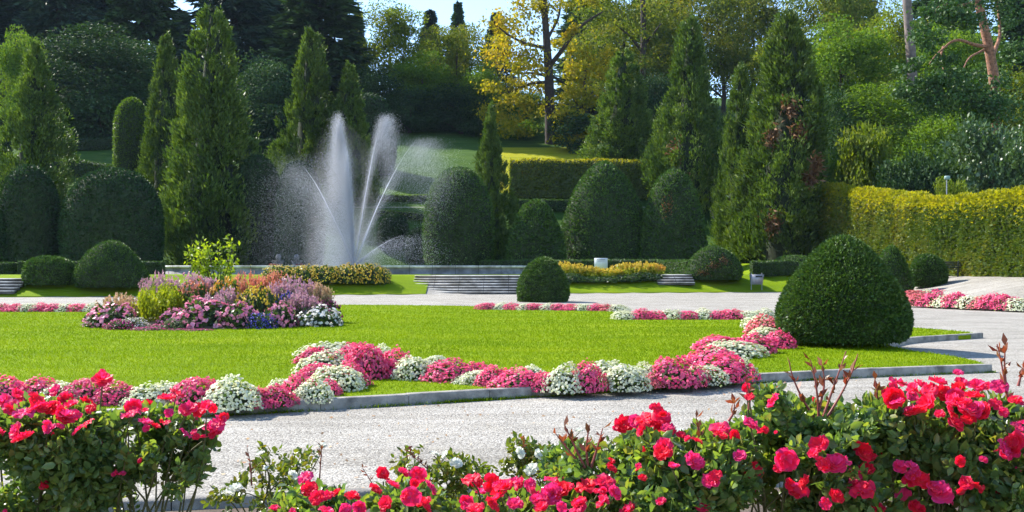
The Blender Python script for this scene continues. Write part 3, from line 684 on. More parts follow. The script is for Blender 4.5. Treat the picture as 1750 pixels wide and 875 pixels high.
def tree_proto(seed, rx, rz, trunk_h, mat, ncl=95, per=230, leaf=.29, tr=.35, flat=.65, hollow=.3, cs=.22, bark='bark', limbs=9):
    q, C = crown_mesh(seed, rx, rz, ncl, per, leaf, flat, hollow, cs)
    off = np.array([0, 0, trunk_h + rz * .92]); q = q + off; C = C + off
    a = G().quads(q).build('crown', mat)
    rs = np.random.default_rng(seed + 1); g = G(); top = trunk_h + rz * 1.3
    zz = np.linspace(-.8, top, 9); wob = np.cumsum(rs.normal(0, .10, (9, 2)), 0); wob -= wob[0]
    tp = np.concatenate([wob, zz[:, None]], 1); g.tube(tp, np.linspace(tr, tr * .18, 9) * np.array([1.4] + [1] * 8), 9)
    for j in rs.permutation(len(C))[:limbs]:
        zs = np.clip(C[j][2] - np.hypot(*C[j][:2]) * .8, trunk_h * .7, top * .9); b0 = np.array([np.interp(zs, zz, tp[:, 0]), np.interp(zs, zz, tp[:, 1]), zs])
        m = (b0 + C[j]) / 2 + rs.normal(0, .3, 3); r0 = np.interp(zs, zz, np.linspace(tr, tr * .18, 9)) * .55
        ts = np.linspace(0, 1, 6)[:, None]; g.tube((1 - ts) ** 2 * b0 + 2 * ts * (1 - ts) * m + ts ** 2 * C[j], np.linspace(r0, r0 * .25, 6), 6)
    b = g.build('trunk', M[bark], smooth=True)
    r = (a.data, b.data, top if False else trunk_h + 2 * rz * .96, rx); bpy.data.objects.remove(a); bpy.data.objects.remove(b); return r
FIR = []
for i in range(4):
    o = fir_mesh(90 + i, drop=[.35, .5, .2, .42][i], Rr=[4.6, 4.2, 5.4, 3.8][i], nb=[340, 360, 320, 360][i]).build('crown', M['fir']); me = o.data; bpy.data.objects.remove(o)
    g = G().tube([(0, 0, -1), (0, 0, 8), (0, 0, 18), (0, 0, 25.6)], [.42, .34, .18, .03], 8); o = g.build('trunk', M['bark'], smooth=True); tm = o.data; bpy.data.objects.remove(o)
    FIR.append((me, tm, 26., [4.6, 4.2, 5.4, 3.8][i]))
DEC = [tree_proto(100, 5.5, 7.5, 3.0, M['treegreen']),
       tree_proto(101, 5.0, 8.5, 2.5, M['treelime'], ncl=105, per=210),
       tree_proto(102, 6.2, 7.0, 3.0, M['treeolive'], ncl=95, flat=.55),
       tree_proto(103, 5.5, 6.0, 1.2, M['treedark'], ncl=85, hollow=.35, cs=.26),
       tree_proto(104, 4.5, 9.5, 1.5, M['treedark'], ncl=90, hollow=.3, cs=.27)]
BUSH = [tree_proto(110, 2.6, 2.0, .1, M['ivy'], ncl=46, per=130, leaf=.26, tr=.12, hollow=.35, cs=.27, limbs=5),
        tree_proto(111, 2.4, 2.6, .1, M['treegreen'], ncl=46, per=130, leaf=.26, tr=.12, hollow=.35, cs=.26, limbs=5)]
def tree(name, label, px, top, w, Y, proto, mat=None, rz=0, group='trees of the wood behind the garden', cat='tree', base=None):
    x = (px - CX) / F * Y; z = float(T(x, Y)) - .1
    if base is not None: z = base
    h = EYE - (top - HY) / F * Y - z; s = w / 2 * Y / F / proto[3]
    t = thing(name, label, cat, (x, Y, z), rz, group, (s, s, h / proto[2]))
    c = mobj('crown', proto[0], t); mobj('trunk', proto[1], t)
    if mat: set_mat(c, M[mat])
    return t
# far left firs
for k, (px, top, w, Y, i, mt, lab) in enumerate([
    (-40, -70, 170, 150, 0, 'fir', 'blue dark fir cut by the left edge of the photo'),
    (25, -120, 150, 165, 1, 'fir', 'tall dark fir second from the left edge, top out of frame'),
    (100, -90, 150, 152, 2, 'fir', 'broad dark fir above the rounded black yew tree'),
    (176, -30, 110, 168, 3, 'fir', 'thin dark fir with sky gaps on both sides near the top left'),
    (243, -110, 130, 150, 0, 'firg', 'greener fir right of the top left sky gaps'),
    (305, 16, 90, 172, 1, 'fir', 'short pointed fir peeping out left of the tallest left conifer'),
    (400, -120, 170, 150, 2, 'fir', 'wide bluish cedar like fir right of the tallest left conifer'),
    (475, -90, 130, 160, 0, 'fir', 'dark fir between the bluish fir and the dense cypress like one'),
    (545, -70, 150, 140, 3, 'firg', 'dense dark fir at the left border of the central sky gap'),
    (612, 18, 50, 180, 1, 'fir', 'small dark fir tip standing in the central sky gap, left one'),
    (735, 14, 60, 185, 3, 'fir', 'small pointed dark fir in the middle of the central sky gap'),
    (783, 2, 56, 188, 0, 'firg', 'slender fir tip above the olive tree'),
    (848, 20, 80, 178, 2, 'fir', 'dark fir behind the left branches of the bare trunked maple'),
    (1010, -60, 130, 175, 0, 'firg', 'dark fir behind the right branches of the bare trunked maple'),
    (1130, -90, 140, 165, 1, 'firg', 'tall dark fir behind the conifer with brown lower twigs'),
    (1450, -60, 130, 160, 2, 'firg', 'dark fir deep in the wood left of the straight bare trunk'),
    (1610, -80, 150, 150, 0, 'firg', 'dark fir deep in the wood between the two pine trunks'),
    (1765, -90, 160, 120, 3, 'firg', 'dark fir cut by the right edge of the photo'),
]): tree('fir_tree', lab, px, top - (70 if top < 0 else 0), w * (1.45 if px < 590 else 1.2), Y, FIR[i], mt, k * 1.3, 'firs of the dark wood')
for k, (px, top, w, Y, i, mt, lab) in enumerate([
    (36, 50, 84, 122, 0, 'treegreen', 'yellow green tree top behind the leftmost conifer'),
    (150, 34, 190, 128, 4, 'treedark', 'rounded almost black yew tree on the left hillside'),
    (238, 60, 120, 132, 4, 'treedark', 'almost black tree behind the slim left conifer'),
    (455, 90, 130, 132, 3, 'treedark', 'dark tree low behind the slope left of the fountain conifers'),
    (640, 110, 90, 130, 4, 'treedark', 'dark tree low behind the jets'),
    (668, 4, 130, 145, 1, 'treelime', 'fresh green tree left in the central sky gap'),
    (720, 90, 110, 136, 0, 'treegreen', 'green tree below the central sky gap'),
    (785, 28, 124, 140, 2, 'treeolive', 'olive and gold tree left of the bare trunked maple'),
    (825, 110, 80, 134, 3, 'treegreen', 'green understorey tree behind the yellow branches'),
    (1060, -30, 200, 150, 2, 'treeolive', 'large olive brown tree above the dark even conifer'),
    (1120, 120, 110, 122, 3, 'treedark', 'dark tree between the two middle right conifers'),
    (1235, -40, 160, 140, 2, 'treeolive', 'olive tree with pale leaves above the slim right conifer'),
    (1290, -20, 150, 150, 1, 'treeolive', 'tall olive tree left of the biggest right conifer'),
    (1335, 60, 120, 130, 0, 'treelime', 'lime green tree directly behind the biggest right conifer'),
    (1240, 190, 100, 112, 3, 'treedark', 'dark low tree behind the slim right conifer'),
    (1440, 34, 170, 108, 0, 'treegreen', 'big leafy green tree right of the biggest right conifer'),
    (1420, -70, 150, 140, 2, 'treeolive', 'olive tree top rising above the big leafy green tree'),
    (1520, 10, 130, 118, 1, 'treelime', 'lime tree behind the straight bare trunk'),
    (1640, 30, 150, 110, 0, 'treegreen', 'green tree behind the crooked pine branch'),
    (1735, 120, 120, 100, 1, 'treelime', 'yellowish green tree right of the red pine trunk'),
    (1520, 130, 150, 98, 4, 'treegreen', 'dark tree in the shade above the hornbeam hedge'),
    (1600, 190, 150, 92, 3, 'treegreen', 'dark broad tree in the shade left of the laurel bush'),
    (1440, 150, 110, 100, 3, 'treedark', 'dark tree behind the lime green bush'),
    (700, 150, 120, 133, 3, 'treedark', 'dark wide tree at the top of the lawn right of the jets'),
    (790, 140, 110, 132, 4, 'treedark', 'dark narrow tree at the top of the lawn left of the bare trunked maple'),
    (900, 150, 90, 134, 3, 'treegreen', 'shady green tree behind the bare trunk of the maple'),
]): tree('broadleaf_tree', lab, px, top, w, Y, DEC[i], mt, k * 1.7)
for k, (px, top, w, Y, i, mt, lab) in enumerate([
    (1480, 198, 84, 84, 1, 'treelime', 'lime green bush glowing in the shade above the hornbeam hedge'),
    (1695, 210, 130, 74, 0, 'ivy', 'glossy grey green laurel bush at the right above the hornbeam hedge'),
    (1755, 225, 90, 70, 0, 'ivy', 'laurel bush cut by the right edge of the photo'),
    (1560, 262, 110, 80, 0, 'treedark', 'dark bush in the shade left of the floodlight'),
    (1620, 296, 60, 66, 1, 'treelime', 'small bright bush just right of the floodlight'),
    (1410, 250, 80, 86, 1, 'treegreen', 'green bush behind the left end of the hornbeam hedge'),
    (985, 190, 80, 118, 1, 'treedark', 'dark bush behind the yellow maple'),
    (740, 190, 90, 136, 0, 'treedark', 'dark bush at the wood edge above the sloping lawn'),
    (170, 170, 120, 124, 0, 'treedark', 'black bush at the foot of the rounded yew tree'),
    (330, 200, 120, 118, 0, 'treedark', 'dark bush behind the tallest left conifer'),
    (475, 180, 100, 128, 0, 'treedark', 'dark bush at the wood edge left of the fountain conifers'),
    (885, 205, 80, 128, 1, 'treegreen', 'green bush at the foot of the bare trunked maple, left side'),
    (820, 200, 70, 130, 0, 'treedark', 'dark bush at the wood edge behind the short narrow conifer'),
]): tree('bush', lab, px, top, w, Y, BUSH[i], mt, k * 2.1, 'bushes along the wood edge', 'bush')

# maple with a bare dark trunk and golden leaf layers
def placed_tree(name, label, Y, trunk, limbs, pads, mat, bark, leaf, group=None, ytilt=.0, per=260):
    """a tree whose limbs follow the photo, with real depth: limbs and leaf masses spread in front of and behind the trunk"""
    rs = np.random.default_rng(len(label))
    o0 = at(trunk[0][0], trunk[0][1], Y); z0 = float(T(o0[0], Y)) - .3
    t = thing(name, label, 'tree', (o0[0], Y, z0), group=group); org = np.array([o0[0], Y, z0])
    g = G(); tp = [at(a, b, Y) - org for a, b, r in trunk]; tp[0][2] = -.3
    g.tube(dense(tp, .5), np.interp(np.linspace(0, 1, len(dense(tp, .5))), np.linspace(0, 1, len(tp)), [r * Y / F for *_, r in trunk]), 9)
    for pts, r0, dy in limbs:
        n = len(pts); P = [at(a, b, Y + dy * i / (n - 1)) - org for i, (a, b) in enumerate(pts)]
        D = dense(P, .4); g.tube(D, np.linspace(r0, r0 * .3, len(D)) * Y / F, 7)
    g.build('trunk', M[bark], t, True)
    q = G()
    for (px, py, w, h, dy, n) in pads:
        c = at(px, py, Y + dy) - org; sx = w / 2 * Y / F; sz = h / 2 * Y / F
        k = max(4, n // 60); cc = rs.uniform(-1, 1, (k, 3)); cc = cc / np.maximum(1, np.linalg.norm(cc, axis=1, keepdims=True))
        P = c + (np.repeat(cc, 60, 0) * .8 + rs.normal(0, .22, (k * 60, 3))) * np.array([sx, max(1.5, sx * .8), sz])
        L = leaf * rs.uniform(.6, 1.5, len(P)); q.quads(leafq(P, rdir(len(P), rs) + np.array([0, 0, -.2]), L, L * .65, r=rs))
    q.build('crown', M[mat], t)
    return t
placed_tree('maple_tree', 'maple with a bare dark trunk, spreading limbs and golden leaves', 124,
    [(942, 262, 11), (940, 200, 9), (938, 130, 8), (934, 70, 6.5), (930, 10, 5), (926, -50, 3)],
    [([(940, 112), (962, 84), (978, 60), (1000, 38), (1030, 20)], 4.5, -3), ([(934, 82), (900, 76), (868, 60), (845, 40)], 3.5, -2),
     ([(938, 130), (905, 124), (872, 128)], 3, 2), ([(939, 140), (908, 142), (870, 158), (850, 160)], 3, -3), ([(937, 128), (958, 138), (972, 148)], 2.5, 2),
     ([(940, 178), (912, 178), (890, 200)], 2.5, -3), ([(932, 40), (920, 0), (915, -40)], 3, 2), ([(934, 70), (955, 30), (962, -20)], 3, 2)],
    [(868, 90, 110, 60, -2, 1000), (862, 150, 90, 30, -3, 700), (905, 118, 60, 30, -5, 400), (836, 190, 60, 40, 2, 500), (900, 0, 90, 50, 0, 600), (962, 84, 60, 40, 2, 350), (915, 152, 70, 36, 2, 480), (952, 192, 70, 40, 3, 400), (880, 60, 70, 40, 3, 500), (880, 185, 100, 46, -3, 1000), (850, 40, 60, 50, -1, 500), (895, 40, 70, 60, 0, 450), (975, 55, 40, 30, -3, 150), (990, 6, 80, 30, -2, 350),
     (965, 118, 50, 36, 2, 300), (875, 215, 90, 40, -2, 700), (940, 30, 60, 60, 1, 300), (905, 105, 60, 60, -2, 500), (975, 150, 50, 30, 2, 250), (945, -20, 160, 50, 0, 700)],
    'treeyellow', 'bark', .36)
placed_tree('maple_tree', 'small bright yellow maple in layers at the edge of the upper lawn', 120,
    [(998, 268, 5), (998, 200, 4), (1000, 120, 2)], [([(998, 190), (980, 170)], 2, -2), ([(998, 210), (975, 205)], 2, -2), ([(999, 170), (1020, 150)], 2, 1)],
    [(1010, 125, 80, 40, 0, 900), (985, 165, 90, 36, -1, 1000), (980, 200, 80, 34, -2, 900), (972, 232, 70, 30, -2, 600), (1005, 225, 90, 50, 0, 700), (1020, 95, 70, 40, 1, 600)],
    'treeyellow', 'bark', .34)
placed_tree('maple_tree', 'autumn tinted maple with rusty leaf tips between the golden maple and the dark even conifer', 138,
    [(1095, 260, 7), (1098, 150, 6), (1100, 60, 5), (1098, -20, 4)], [([(1099, 90), (1075, 60), (1050, 40)], 3, -3), ([(1099, 80), (1130, 40)], 3, -2)],
    [(1060, 60, 100, 50, -2, 900), (1120, 30, 100, 60, 0, 700), (1080, 110, 90, 40, -2, 600), (1140, 90, 60, 50, 0, 400)], 'treeolive', 'bark', .36)
placed_tree('pine_tree', 'straight tall pine trunk, grey purple and bare, in the right wood', 104,
    [(1566, 200, 10), (1557, 90, 9), (1550, 0, 8), (1546, -80, 7)], [([(1548, -60), (1520, -90)], 3, 2), ([(1548, -50), (1590, -80)], 3, -2)],
    [(1545, -90, 160, 60, 0, 1200)], 'pine', 'barkgrey', .36)
placed_tree('pine_tree', 'old pine with a reddish leaning trunk and one crooked low branch', 88,
    [(1703, 250, 9), (1700, 140, 9), (1690, 80, 9), (1678, 30, 8), (1668, -20, 7), (1660, -70, 5)],
    [([(1690, 80), (1668, 78), (1652, 72), (1638, 66), (1624, 71), (1612, 84), (1600, 92), (1588, 110)], 3.4, -4), ([(1697, 95), (1710, 60), (1704, 0)], 4, 3), ([(1672, 0), (1640, 10), (1625, 40)], 3, -3),
     ([(1612, 80), (1606, 100), (1614, 124)], 2.2, -3), ([(1684, 84), (1655, 98), (1646, 118)], 2.5, -2), ([(1640, 10), (1606, 8), (1580, 50)], 2.5, -4)],
    [(1575, 150, 90, 40, -4, 1100), (1625, 140, 100, 36, -4, 1100), (1660, 165, 110, 40, -3, 900), (1600, 175, 100, 40, -4, 900), (1600, 30, 80, 40, -4, 600), (1640, 0, 100, 50, -3, 700), (1715, 20, 90, 60, 2, 800), (1690, -40, 160, 60, 0, 900), (1580, 70, 50, 30, -5, 300), (1690, 130, 60, 40, 2, 300), (1702, 190, 110, 70, -4, 1500), (1716, 150, 50, 40, -3, 300), (1560, 110, 60, 26, -5, 300), (1652, 40, 70, 40, -4, 700), (1730, 90, 70, 50, 3, 700), (1620, 110, 60, 30, -5, 350), (1590, 60, 60, 30, -5, 400)],
    'pine', 'barkred', .30)

# ------------------------------------------------------------------ fountain
FX, FY = (605 - CX) / F * 68, 68.0
ft = thing('fountain', 'round stone fountain basin with five tall white water jets', 'fountain', (FX, FY, 1.0))
RX, RY, zt = 12.4, 5.5, .62
g = G(); g.lathe([(.955, -.2), (.955, zt - .14)], k=96, sx=RX, sy=RY); g.lathe([(1.0, zt - .141), (1.0, .26), (1.012, .24), (1.012, -1.0)], k=96, sx=RX, sy=RY); g.build('basin_wall', M['stonedark'], ft, True)
G().lathe([(.95, zt - .14), (.95, zt), (1.016, zt), (1.016, zt - .14), (.95, zt - .14)], k=96, sx=RX, sy=RY).build('coping', M['stone'], ft)
G().lathe([(0, .34), (.5, .34), (.956, .34)], k=96, sx=RX, sy=RY).build('water', M['water'], ft)
G().lathe([(0, .75), (.12, .75), (.16, .5), (.5, .3)], k=16).build('nozzle', M['metal'], ft)
def drops(P, size, vel, rs):
    """elongated droplets: thin four-faced shards along their flight"""
    n = len(P); d = unit(vel); s = unit(np.cross(d, rdir(n, rs))); w = np.cross(d, s); r = size[:, None]
    V = np.stack([P + d * r * 1.8, P + s * r, P - s * r * .5 + w * r * .87, P - s * r * .5 - w * r * .87], 1)
    f = np.array([[0, 1, 2], [0, 2, 3], [0, 3, 1], [1, 3, 2]])
    return V.reshape(-1, 3), (np.arange(n)[:, None, None] * 4 + f).reshape(-1, 3)
px2m = 68 / F; grav = 9.81
def jet(dx_px, h_px, n, seed, vy=0., s0=.12, core=.05, tmax=2.0, size=(.004, .010), drag=.9, wid=.06, veil=.5, late_s=.22, drift=-.35):
    rs = np.random.default_rng(seed); h = h_px * px2m; ta = math.sqrt(2 * h / grav); vz = grav * ta; vx = dx_px * px2m / ta
    k = 1 - np.minimum(rs.gamma(2.6, s0 / 2.0, n), .6)
    u = rs.random(n); tt = np.where(rs.random(n) < 1 - veil, u ** .9 * ta * 1.02, ta * (.85 + u * (tmax - .85)))
    v0 = np.stack([np.full(n, vx), np.full(n, vy), np.full(n, vz)], -1) * k[:, None] + rs.normal(0, wid, (n, 3)) * np.array([1.6, 1.6, .3])
    v0[:, 0] *= 1 + .12 * rs.normal(0, 1, n)
    tk = tt[:, None]; hx = (1 - np.exp(-drag * tk * .55)) / (drag * .55)
    P = np.concatenate([v0[:, :2] * hx * 1.25, v0[:, 2:] * tk - .5 * grav * tk ** 2], 1)
    late = np.clip((tt - ta * .95) / ta, 0, 1)[:, None]; P += rs.normal(0, 1, (n, 3)) * (.02 + .035 * tk + late_s * late)
    P[:, 0] += drift * late[:, 0] ** 1.5
    vel = np.concatenate([v0[:, :2], v0[:, 2:] - grav * tk], 1)
    ok = P[:, 2] > -.25; P = P[ok] + np.array([0, 0, .6]); vel = vel[ok]; m = len(P)
    V, Fc = drops(P, rs.uniform(*size, m) * (1 + .8 * rs.random(m) ** 3), vel, rs)
    g = G(); g.add(V, Fc)
    # the solid rope of water near the nozzle
    ts = np.linspace(0, ta * .72, 18)[:, None]; hx = (1 - np.exp(-drag * ts * .55)) / (drag * .55) * 1.25
    c = np.concatenate([vx * hx, vy * hx, vz * ts - .5 * grav * ts ** 2 + .6], 1); g.tube(c + np.cumsum(rs.normal(0, .008, c.shape), 0) * [1, 1, 0], np.linspace(core, .002, 18) * rs.uniform(.6, 1.3, 18), 6)
    return g.build('water_jet', M['spray'], ft)
jet(-34, 268, 220000, 1, .3, .15, .10, 2.0, veil=.62, wid=.05, size=(.004, .010), drift=-.7, late_s=.20)
jet(-14, 215, 120000, 6, -.5, .24, .09, 2.0, veil=.6, wid=.09, drift=-.4)
jet(64, 264, 50000, 2, .2, .05, .05, 1.5, veil=.5, wid=.045, size=(.003, .009))
jet(138, 222, 60000, 3, -.3, .07, .06, 1.5, veil=.55, wid=.06, late_s=.34, size=(.003, .008))
jet(-122, 186, 64000, 4, .3, .12, .07, 2.05, veil=.6, wid=.10, late_s=.75, size=(.0025, .0065), drift=-.1)
jet(100, 56, 16000, 5, .2, .25, .03, 1.9, veil=.5, wid=.25)
rs = np.random.default_rng(77); n = 70000
P = np.stack([rs.normal(-.3, .95, n), rs.normal(0, 1.0, n), .35 + np.abs(rs.normal(0, 1.5, n))], -1)
n2 = 30000; P2 = np.stack([rs.normal(-2.2, 1.6, n2), rs.normal(0, 1.0, n2), rs.uniform(.3, 8.0, n2) ** 1.0], -1); P = np.concatenate([P, P2])
V, Fc = drops(P, rs.uniform(.003, .010, len(P)), np.repeat([[0, 0, -1.0]], len(P), 0), rs)
g = G(); g.add(V, Fc); kind(g.build('spray', M['spray'], ft), 'stuff')
mm, mt_, mo = nt('water_mist'); tcm = N_(mt_, 'ShaderNodeTexCoord'); nzm = N_(mt_, 'ShaderNodeTexNoise'); nzm.inputs['Scale'].default_value = .7; nzm.inputs['Detail'].default_value = 3
mpm = N_(mt_, 'ShaderNodeMapping'); mpm.inputs['Scale'].default_value = (1, 1, .35); mt_.links.new(tcm.outputs['Object'], mpm.inputs[0]); mt_.links.new(mpm.outputs[0], nzm.inputs[0])
rm = N_(mt_, 'ShaderNodeMapRange'); rm.inputs[1].default_value = .38; rm.inputs[2].default_value = .75; rm.inputs[3].default_value = 0; rm.inputs[4].default_value = MIST; mt_.links.new(nzm.outputs['Fac'], rm.inputs[0])
gr = N_(mt_, 'ShaderNodeTexGradient'); gr.gradient_type = 'SPHERICAL'; mg = N_(mt_, 'ShaderNodeMapping'); mg.inputs['Location'].default_value = (.28, 0, -.30); mg.inputs['Scale'].default_value = (.36, .50, .12)
mt_.links.new(tcm.outputs['Object'], mg.inputs[0]); mt_.links.new(mg.outputs[0], gr.inputs[0])
mum = N_(mt_, 'ShaderNodeMath', operation='MULTIPLY'); mt_.links.new(rm.outputs[0], mum.inputs[0]); mt_.links.new(gr.outputs['Fac'], mum.inputs[1])
pvm = N_(mt_, 'ShaderNodeVolumePrincipled'); pvm.inputs['Color'].default_value = (.95, .96, 1, 1); pvm.inputs['Anisotropy'].default_value = .2; mt_.links.new(mum.outputs[0], pvm.inputs['Density']); mt_.links.new(pvm.outputs[0], mo.inputs['Volume'])
kind(G().lathe([(.001, .4), (3.6, .4), (4.2, 3), (3.4, 6), (2, 9), (.001, 10.8)], (-1.2, 0, 0), 24, sy=.62).build('mist', mm, ft), 'stuff')

# ------------------------------------------------------------------ steps
def steps(label, x0, x1, y0, n, rise, run, z0, flare=0.0, rz=0):
    t = thing('stone_steps', label, 'steps', ((x0 + x1) / 2, y0, z0)); c = (x0 + x1) / 2; hw = (x1 - x0) / 2
    for i in range(n):
        w = hw + flare * (n - 1 - i) / max(1, n - 1); last = i == n - 1
        d = 2.6 if last else run + .06
        g = G(); g.box((0, i * run + d / 2 + .04, i * rise + (rise - .04) / 2 - .02 * (i == 0)), (w * 2, d - .08 if last else d, rise - .04)); g.build('riser', M['riser'], t)
        G().box((0, i * run + d / 2, (i + 1) * rise - .02), (w * 2 + .02, d, .04), bev=.008).build('tread', M['stone'], t)
    return t
steps('wide flight of pale stone steps leading up to the fountain basin', -5.6, 2.4, 56.9, 7, .148, .34, 0)
p = ray(8, 500); steps('small dark stone steps in the shade at the left edge', p[0] - 2.2, p[0] + .7, p[1] - .6, 5, .15, .34, p[2] - .05)
p = ray(1140, 486); steps('short stone steps between the yellow bed and the right yew dome', p[0] - .6, p[0] + 1.6, p[1] - .4, 4, .15, .34, p[2] - .02)

# ------------------------------------------------------------------ small furniture
p = ray(1027, 470); s = p[1] / F
t = thing('notice_board', 'pale notice board on two short posts in the yellow flower bed', 'sign', p)
zc = EYE - (450 - HY) / F * p[1] - p[2]
G().box((0, 0, zc), (.84, .04, .66), bev=.015).build('panel', M['signwhite'], t)
g = G(); g.box((.0, -.024, zc + .235), (.52, .006, .05)); 
for i, w in enumerate((.56, .5)): g.box((0, -.024, zc + .16 - i * .05), (w, .006, .012))
g.build('printed_lines', M['metal'], t)
for sx in (-.3, .3): G().box((sx, .03, (zc - .3) / 2), (.05, .05, zc - .3 + .3), bev=.006).build('post', M['barkgrey'], t)
p = ray(1293, 497); t = thing('litter_bin', 'grey metal litter bin on two thin posts at the gravel edge', 'litter bin', p, .12)
hh = 1.08
g = G(); w, d = .36, .26
for zz0, zz1, k0, k1 in ((.38, .98, .82, 1.0),):
    lo = np.array([(-w * k0, -d * k0), (w * k0, -d * k0), (w * k0, d * k0), (-w * k0, d * k0)]); hi = np.array([(-w * k1, -d * k1), (w * k1, -d * k1), (w * k1, d * k1), (-w * k1, d * k1)])
    P = np.stack([np.c_[lo * 0, np.full(4, zz0)], np.c_[lo, np.full(4, zz0)], np.c_[hi, np.full(4, zz1)], np.c_[hi * .92, np.full(4, zz1)], np.c_[hi * .85, np.full(4, zz0 + .1)]]); g.grid(P, True)
g.build('body', M['metal'], t)
G().box((.05, -.245, .86), (.42, .02, .10), bev=.008).build('slot', M['dark'], t)
for sx in (-.33, .33): G().tube([(sx, .0, 0), (sx, 0, hh)], .022, 8).build('post', M['metal'], t)
p = np.array([*wx(1616, 55.5), 0]); p[2] = float(T(p[0], p[1])); t = thing('park_bench', 'dark slatted bench half hidden by the small upright yew egg', 'bench', p, -.5)
for i in range(4): G().box((0, -.05 + i * .11, .45), (1.5, .09, .035), bev=.006).build('seat_slat', M['dark'], t)
for i in range(4): G().box((0, .36 + i * .03, .56 + i * .10), (1.5, .03, .08), bev=.006).build('back_slat', M['dark'], t)
for sx in (-.6, .6): G().tube([(sx, -.05, 0), (sx, 0, .43)], .03, 6).tube([(sx, .42, 0), (sx, .34, .45), (sx, .47, .93)], .03, 6).build('leg', M['dark'], t)
for px, py, lab in ((1556, 521, 'low round stone bollard light at the left corner of the right lawn'), (1748, 531, 'low round stone bollard light at the right edge of the photo')):
    p = gp(px, py); t = thing('bollard_light', lab, 'light', p + np.array([0, .25, 0]), group='low stone bollard lights')
    G().lathe([(.19, 0), (.19, .16), (.17, .17)], k=20).build('base', M['stonedark'], t)
    G().lathe([(.17, .17), (.25, .175), (.25, .22), (.2, .26), (0, .28)], k=20).build('cap', M['stone'], t)
p = at(1608, 336, 62); t = thing('floodlight', 'small pale floodlight on a thin post above the hornbeam hedge', 'floodlight', (p[0] + 1.2, 64, float(T(p[0] + 1.2, 64))))
zz = EYE - (304 - HY) / F * 64 - float(T(p[0] + 1.2, 64))
G().tube([(0, 0, 0), (0, 0, zz - .1)], .035, 8).build('post', M['metal'], t)
G().box((0, -.08, zz), (.30, .16, .24), bev=.03).build('lamp_head', M['lampgreen'], t)
for px, lab in ((476, 'left grey stone ball on a pedestal among red flowers behind the basin'), (507, 'right grey stone ball on a pedestal among red flowers behind the basin')):
    Y = 75.5; x = (px - CX) / F * Y; t = thing('stone_finial', lab, 'stone ornament', (x, Y, float(T(x, Y))), group='stone balls behind the basin')
    G().box((0, 0, .45), (.6, .6, .9), bev=.03).box((0, 0, .94), (.72, .72, .08), bev=.02).build('pedestal', M['stonedark'], t)
    a = np.linspace(-pi / 2, pi / 2, 12); G().lathe(np.stack([np.cos(a) * .22 + .001, np.sin(a) * .27 + 1.2], -1), k=20).build('ball', M['stonedark'], t, True)

# a visitor far up the slope
def person(label, loc, rz):
    t = thing('person', label, 'person', loc, rz)
    me = bpy.data.meshes.new('body'); bm = bmesh.new()
    J = dict(pel=(0, 0, .95), sp=(0, .01, 1.2), ch=(0, .01, 1.38), nk=(0, 0, 1.5), hd=(0, -.01, 1.6), ht=(0, 0, 1.72),
             hl=(.1, 0, .9), kl=(.11, -.03, .5), fl=(.11, .02, .08), tl=(.12, -.14, .04), hr=(-.1, 0, .9), kr=(-.11, -.02, .5), fr=(-.11, .05, .08), tr=(-.12, -.1, .04),
             sl=(.19, 0, 1.40), el=(.24, .02, 1.12), wl=(.22, -.12, .92), sr=(-.19, 0, 1.40), er=(-.24, .02, 1.12), wr=(-.2, -.14, .95))
    Rd = dict(pel=.14, sp=.125, ch=.15, nk=.055, hd=.09, ht=.07, hl=.09, kl=.06, fl=.045, tl=.035, hr=.09, kr=.06, fr=.045, tr=.035, sl=.06, el=.045, wl=.032, sr=.06, er=.045, wr=.032)
    E = [('pel', 'sp'), ('sp', 'ch'), ('ch', 'nk'), ('nk', 'hd'), ('hd', 'ht'), ('pel', 'hl'), ('hl', 'kl'), ('kl', 'fl'), ('fl', 'tl'), ('pel', 'hr'), ('hr', 'kr'), ('kr', 'fr'), ('fr', 'tr'), ('ch', 'sl'), ('sl', 'el'), ('el', 'wl'), ('ch', 'sr'), ('sr', 'er'), ('er', 'wr')]
    ids = {k: i for i, k in enumerate(J)}
    me.from_pydata(list(J.values()), [(ids[a], ids[b]) for a, b in E], [])
    me.materials.append(solid('navy_cloth', (.03, .035, .09), .8))
    o = bpy.data.objects.new('body', me); COL.objects.link(o); o.parent = t
    mod = o.modifiers.new('skin', 'SKIN'); sub = o.modifiers.new('sub', 'SUBSURF'); sub.levels = sub.render_levels = 1
    for k, i in ids.items(): me.skin_vertices[0].data[i].radius = (Rd[k], Rd[k])
    me.skin_vertices[0].data[0].use_root = True
    a = np.linspace(-pi / 2, pi / 2, 8); G().lathe(np.stack([np.cos(a) * .10, np.sin(a) * .12 + 1.66], -1), (0, .01, 0), 12).build('hair', M['bark'], t, True)
    g = G().lathe([(.155, 1.0), (.17, 1.2), (.185, 1.38), (.10, 1.47)], k=14, sy=.8); g.build('shirt', solid('white_cloth', (.6, .6, .65), .8), t, True)
    return t
p = ray(287, 322); person('person in white top and navy trousers left of the tallest left conifer', (p[0], p[1] + .5, float(T(p[0], p[1] + .5))), .4)

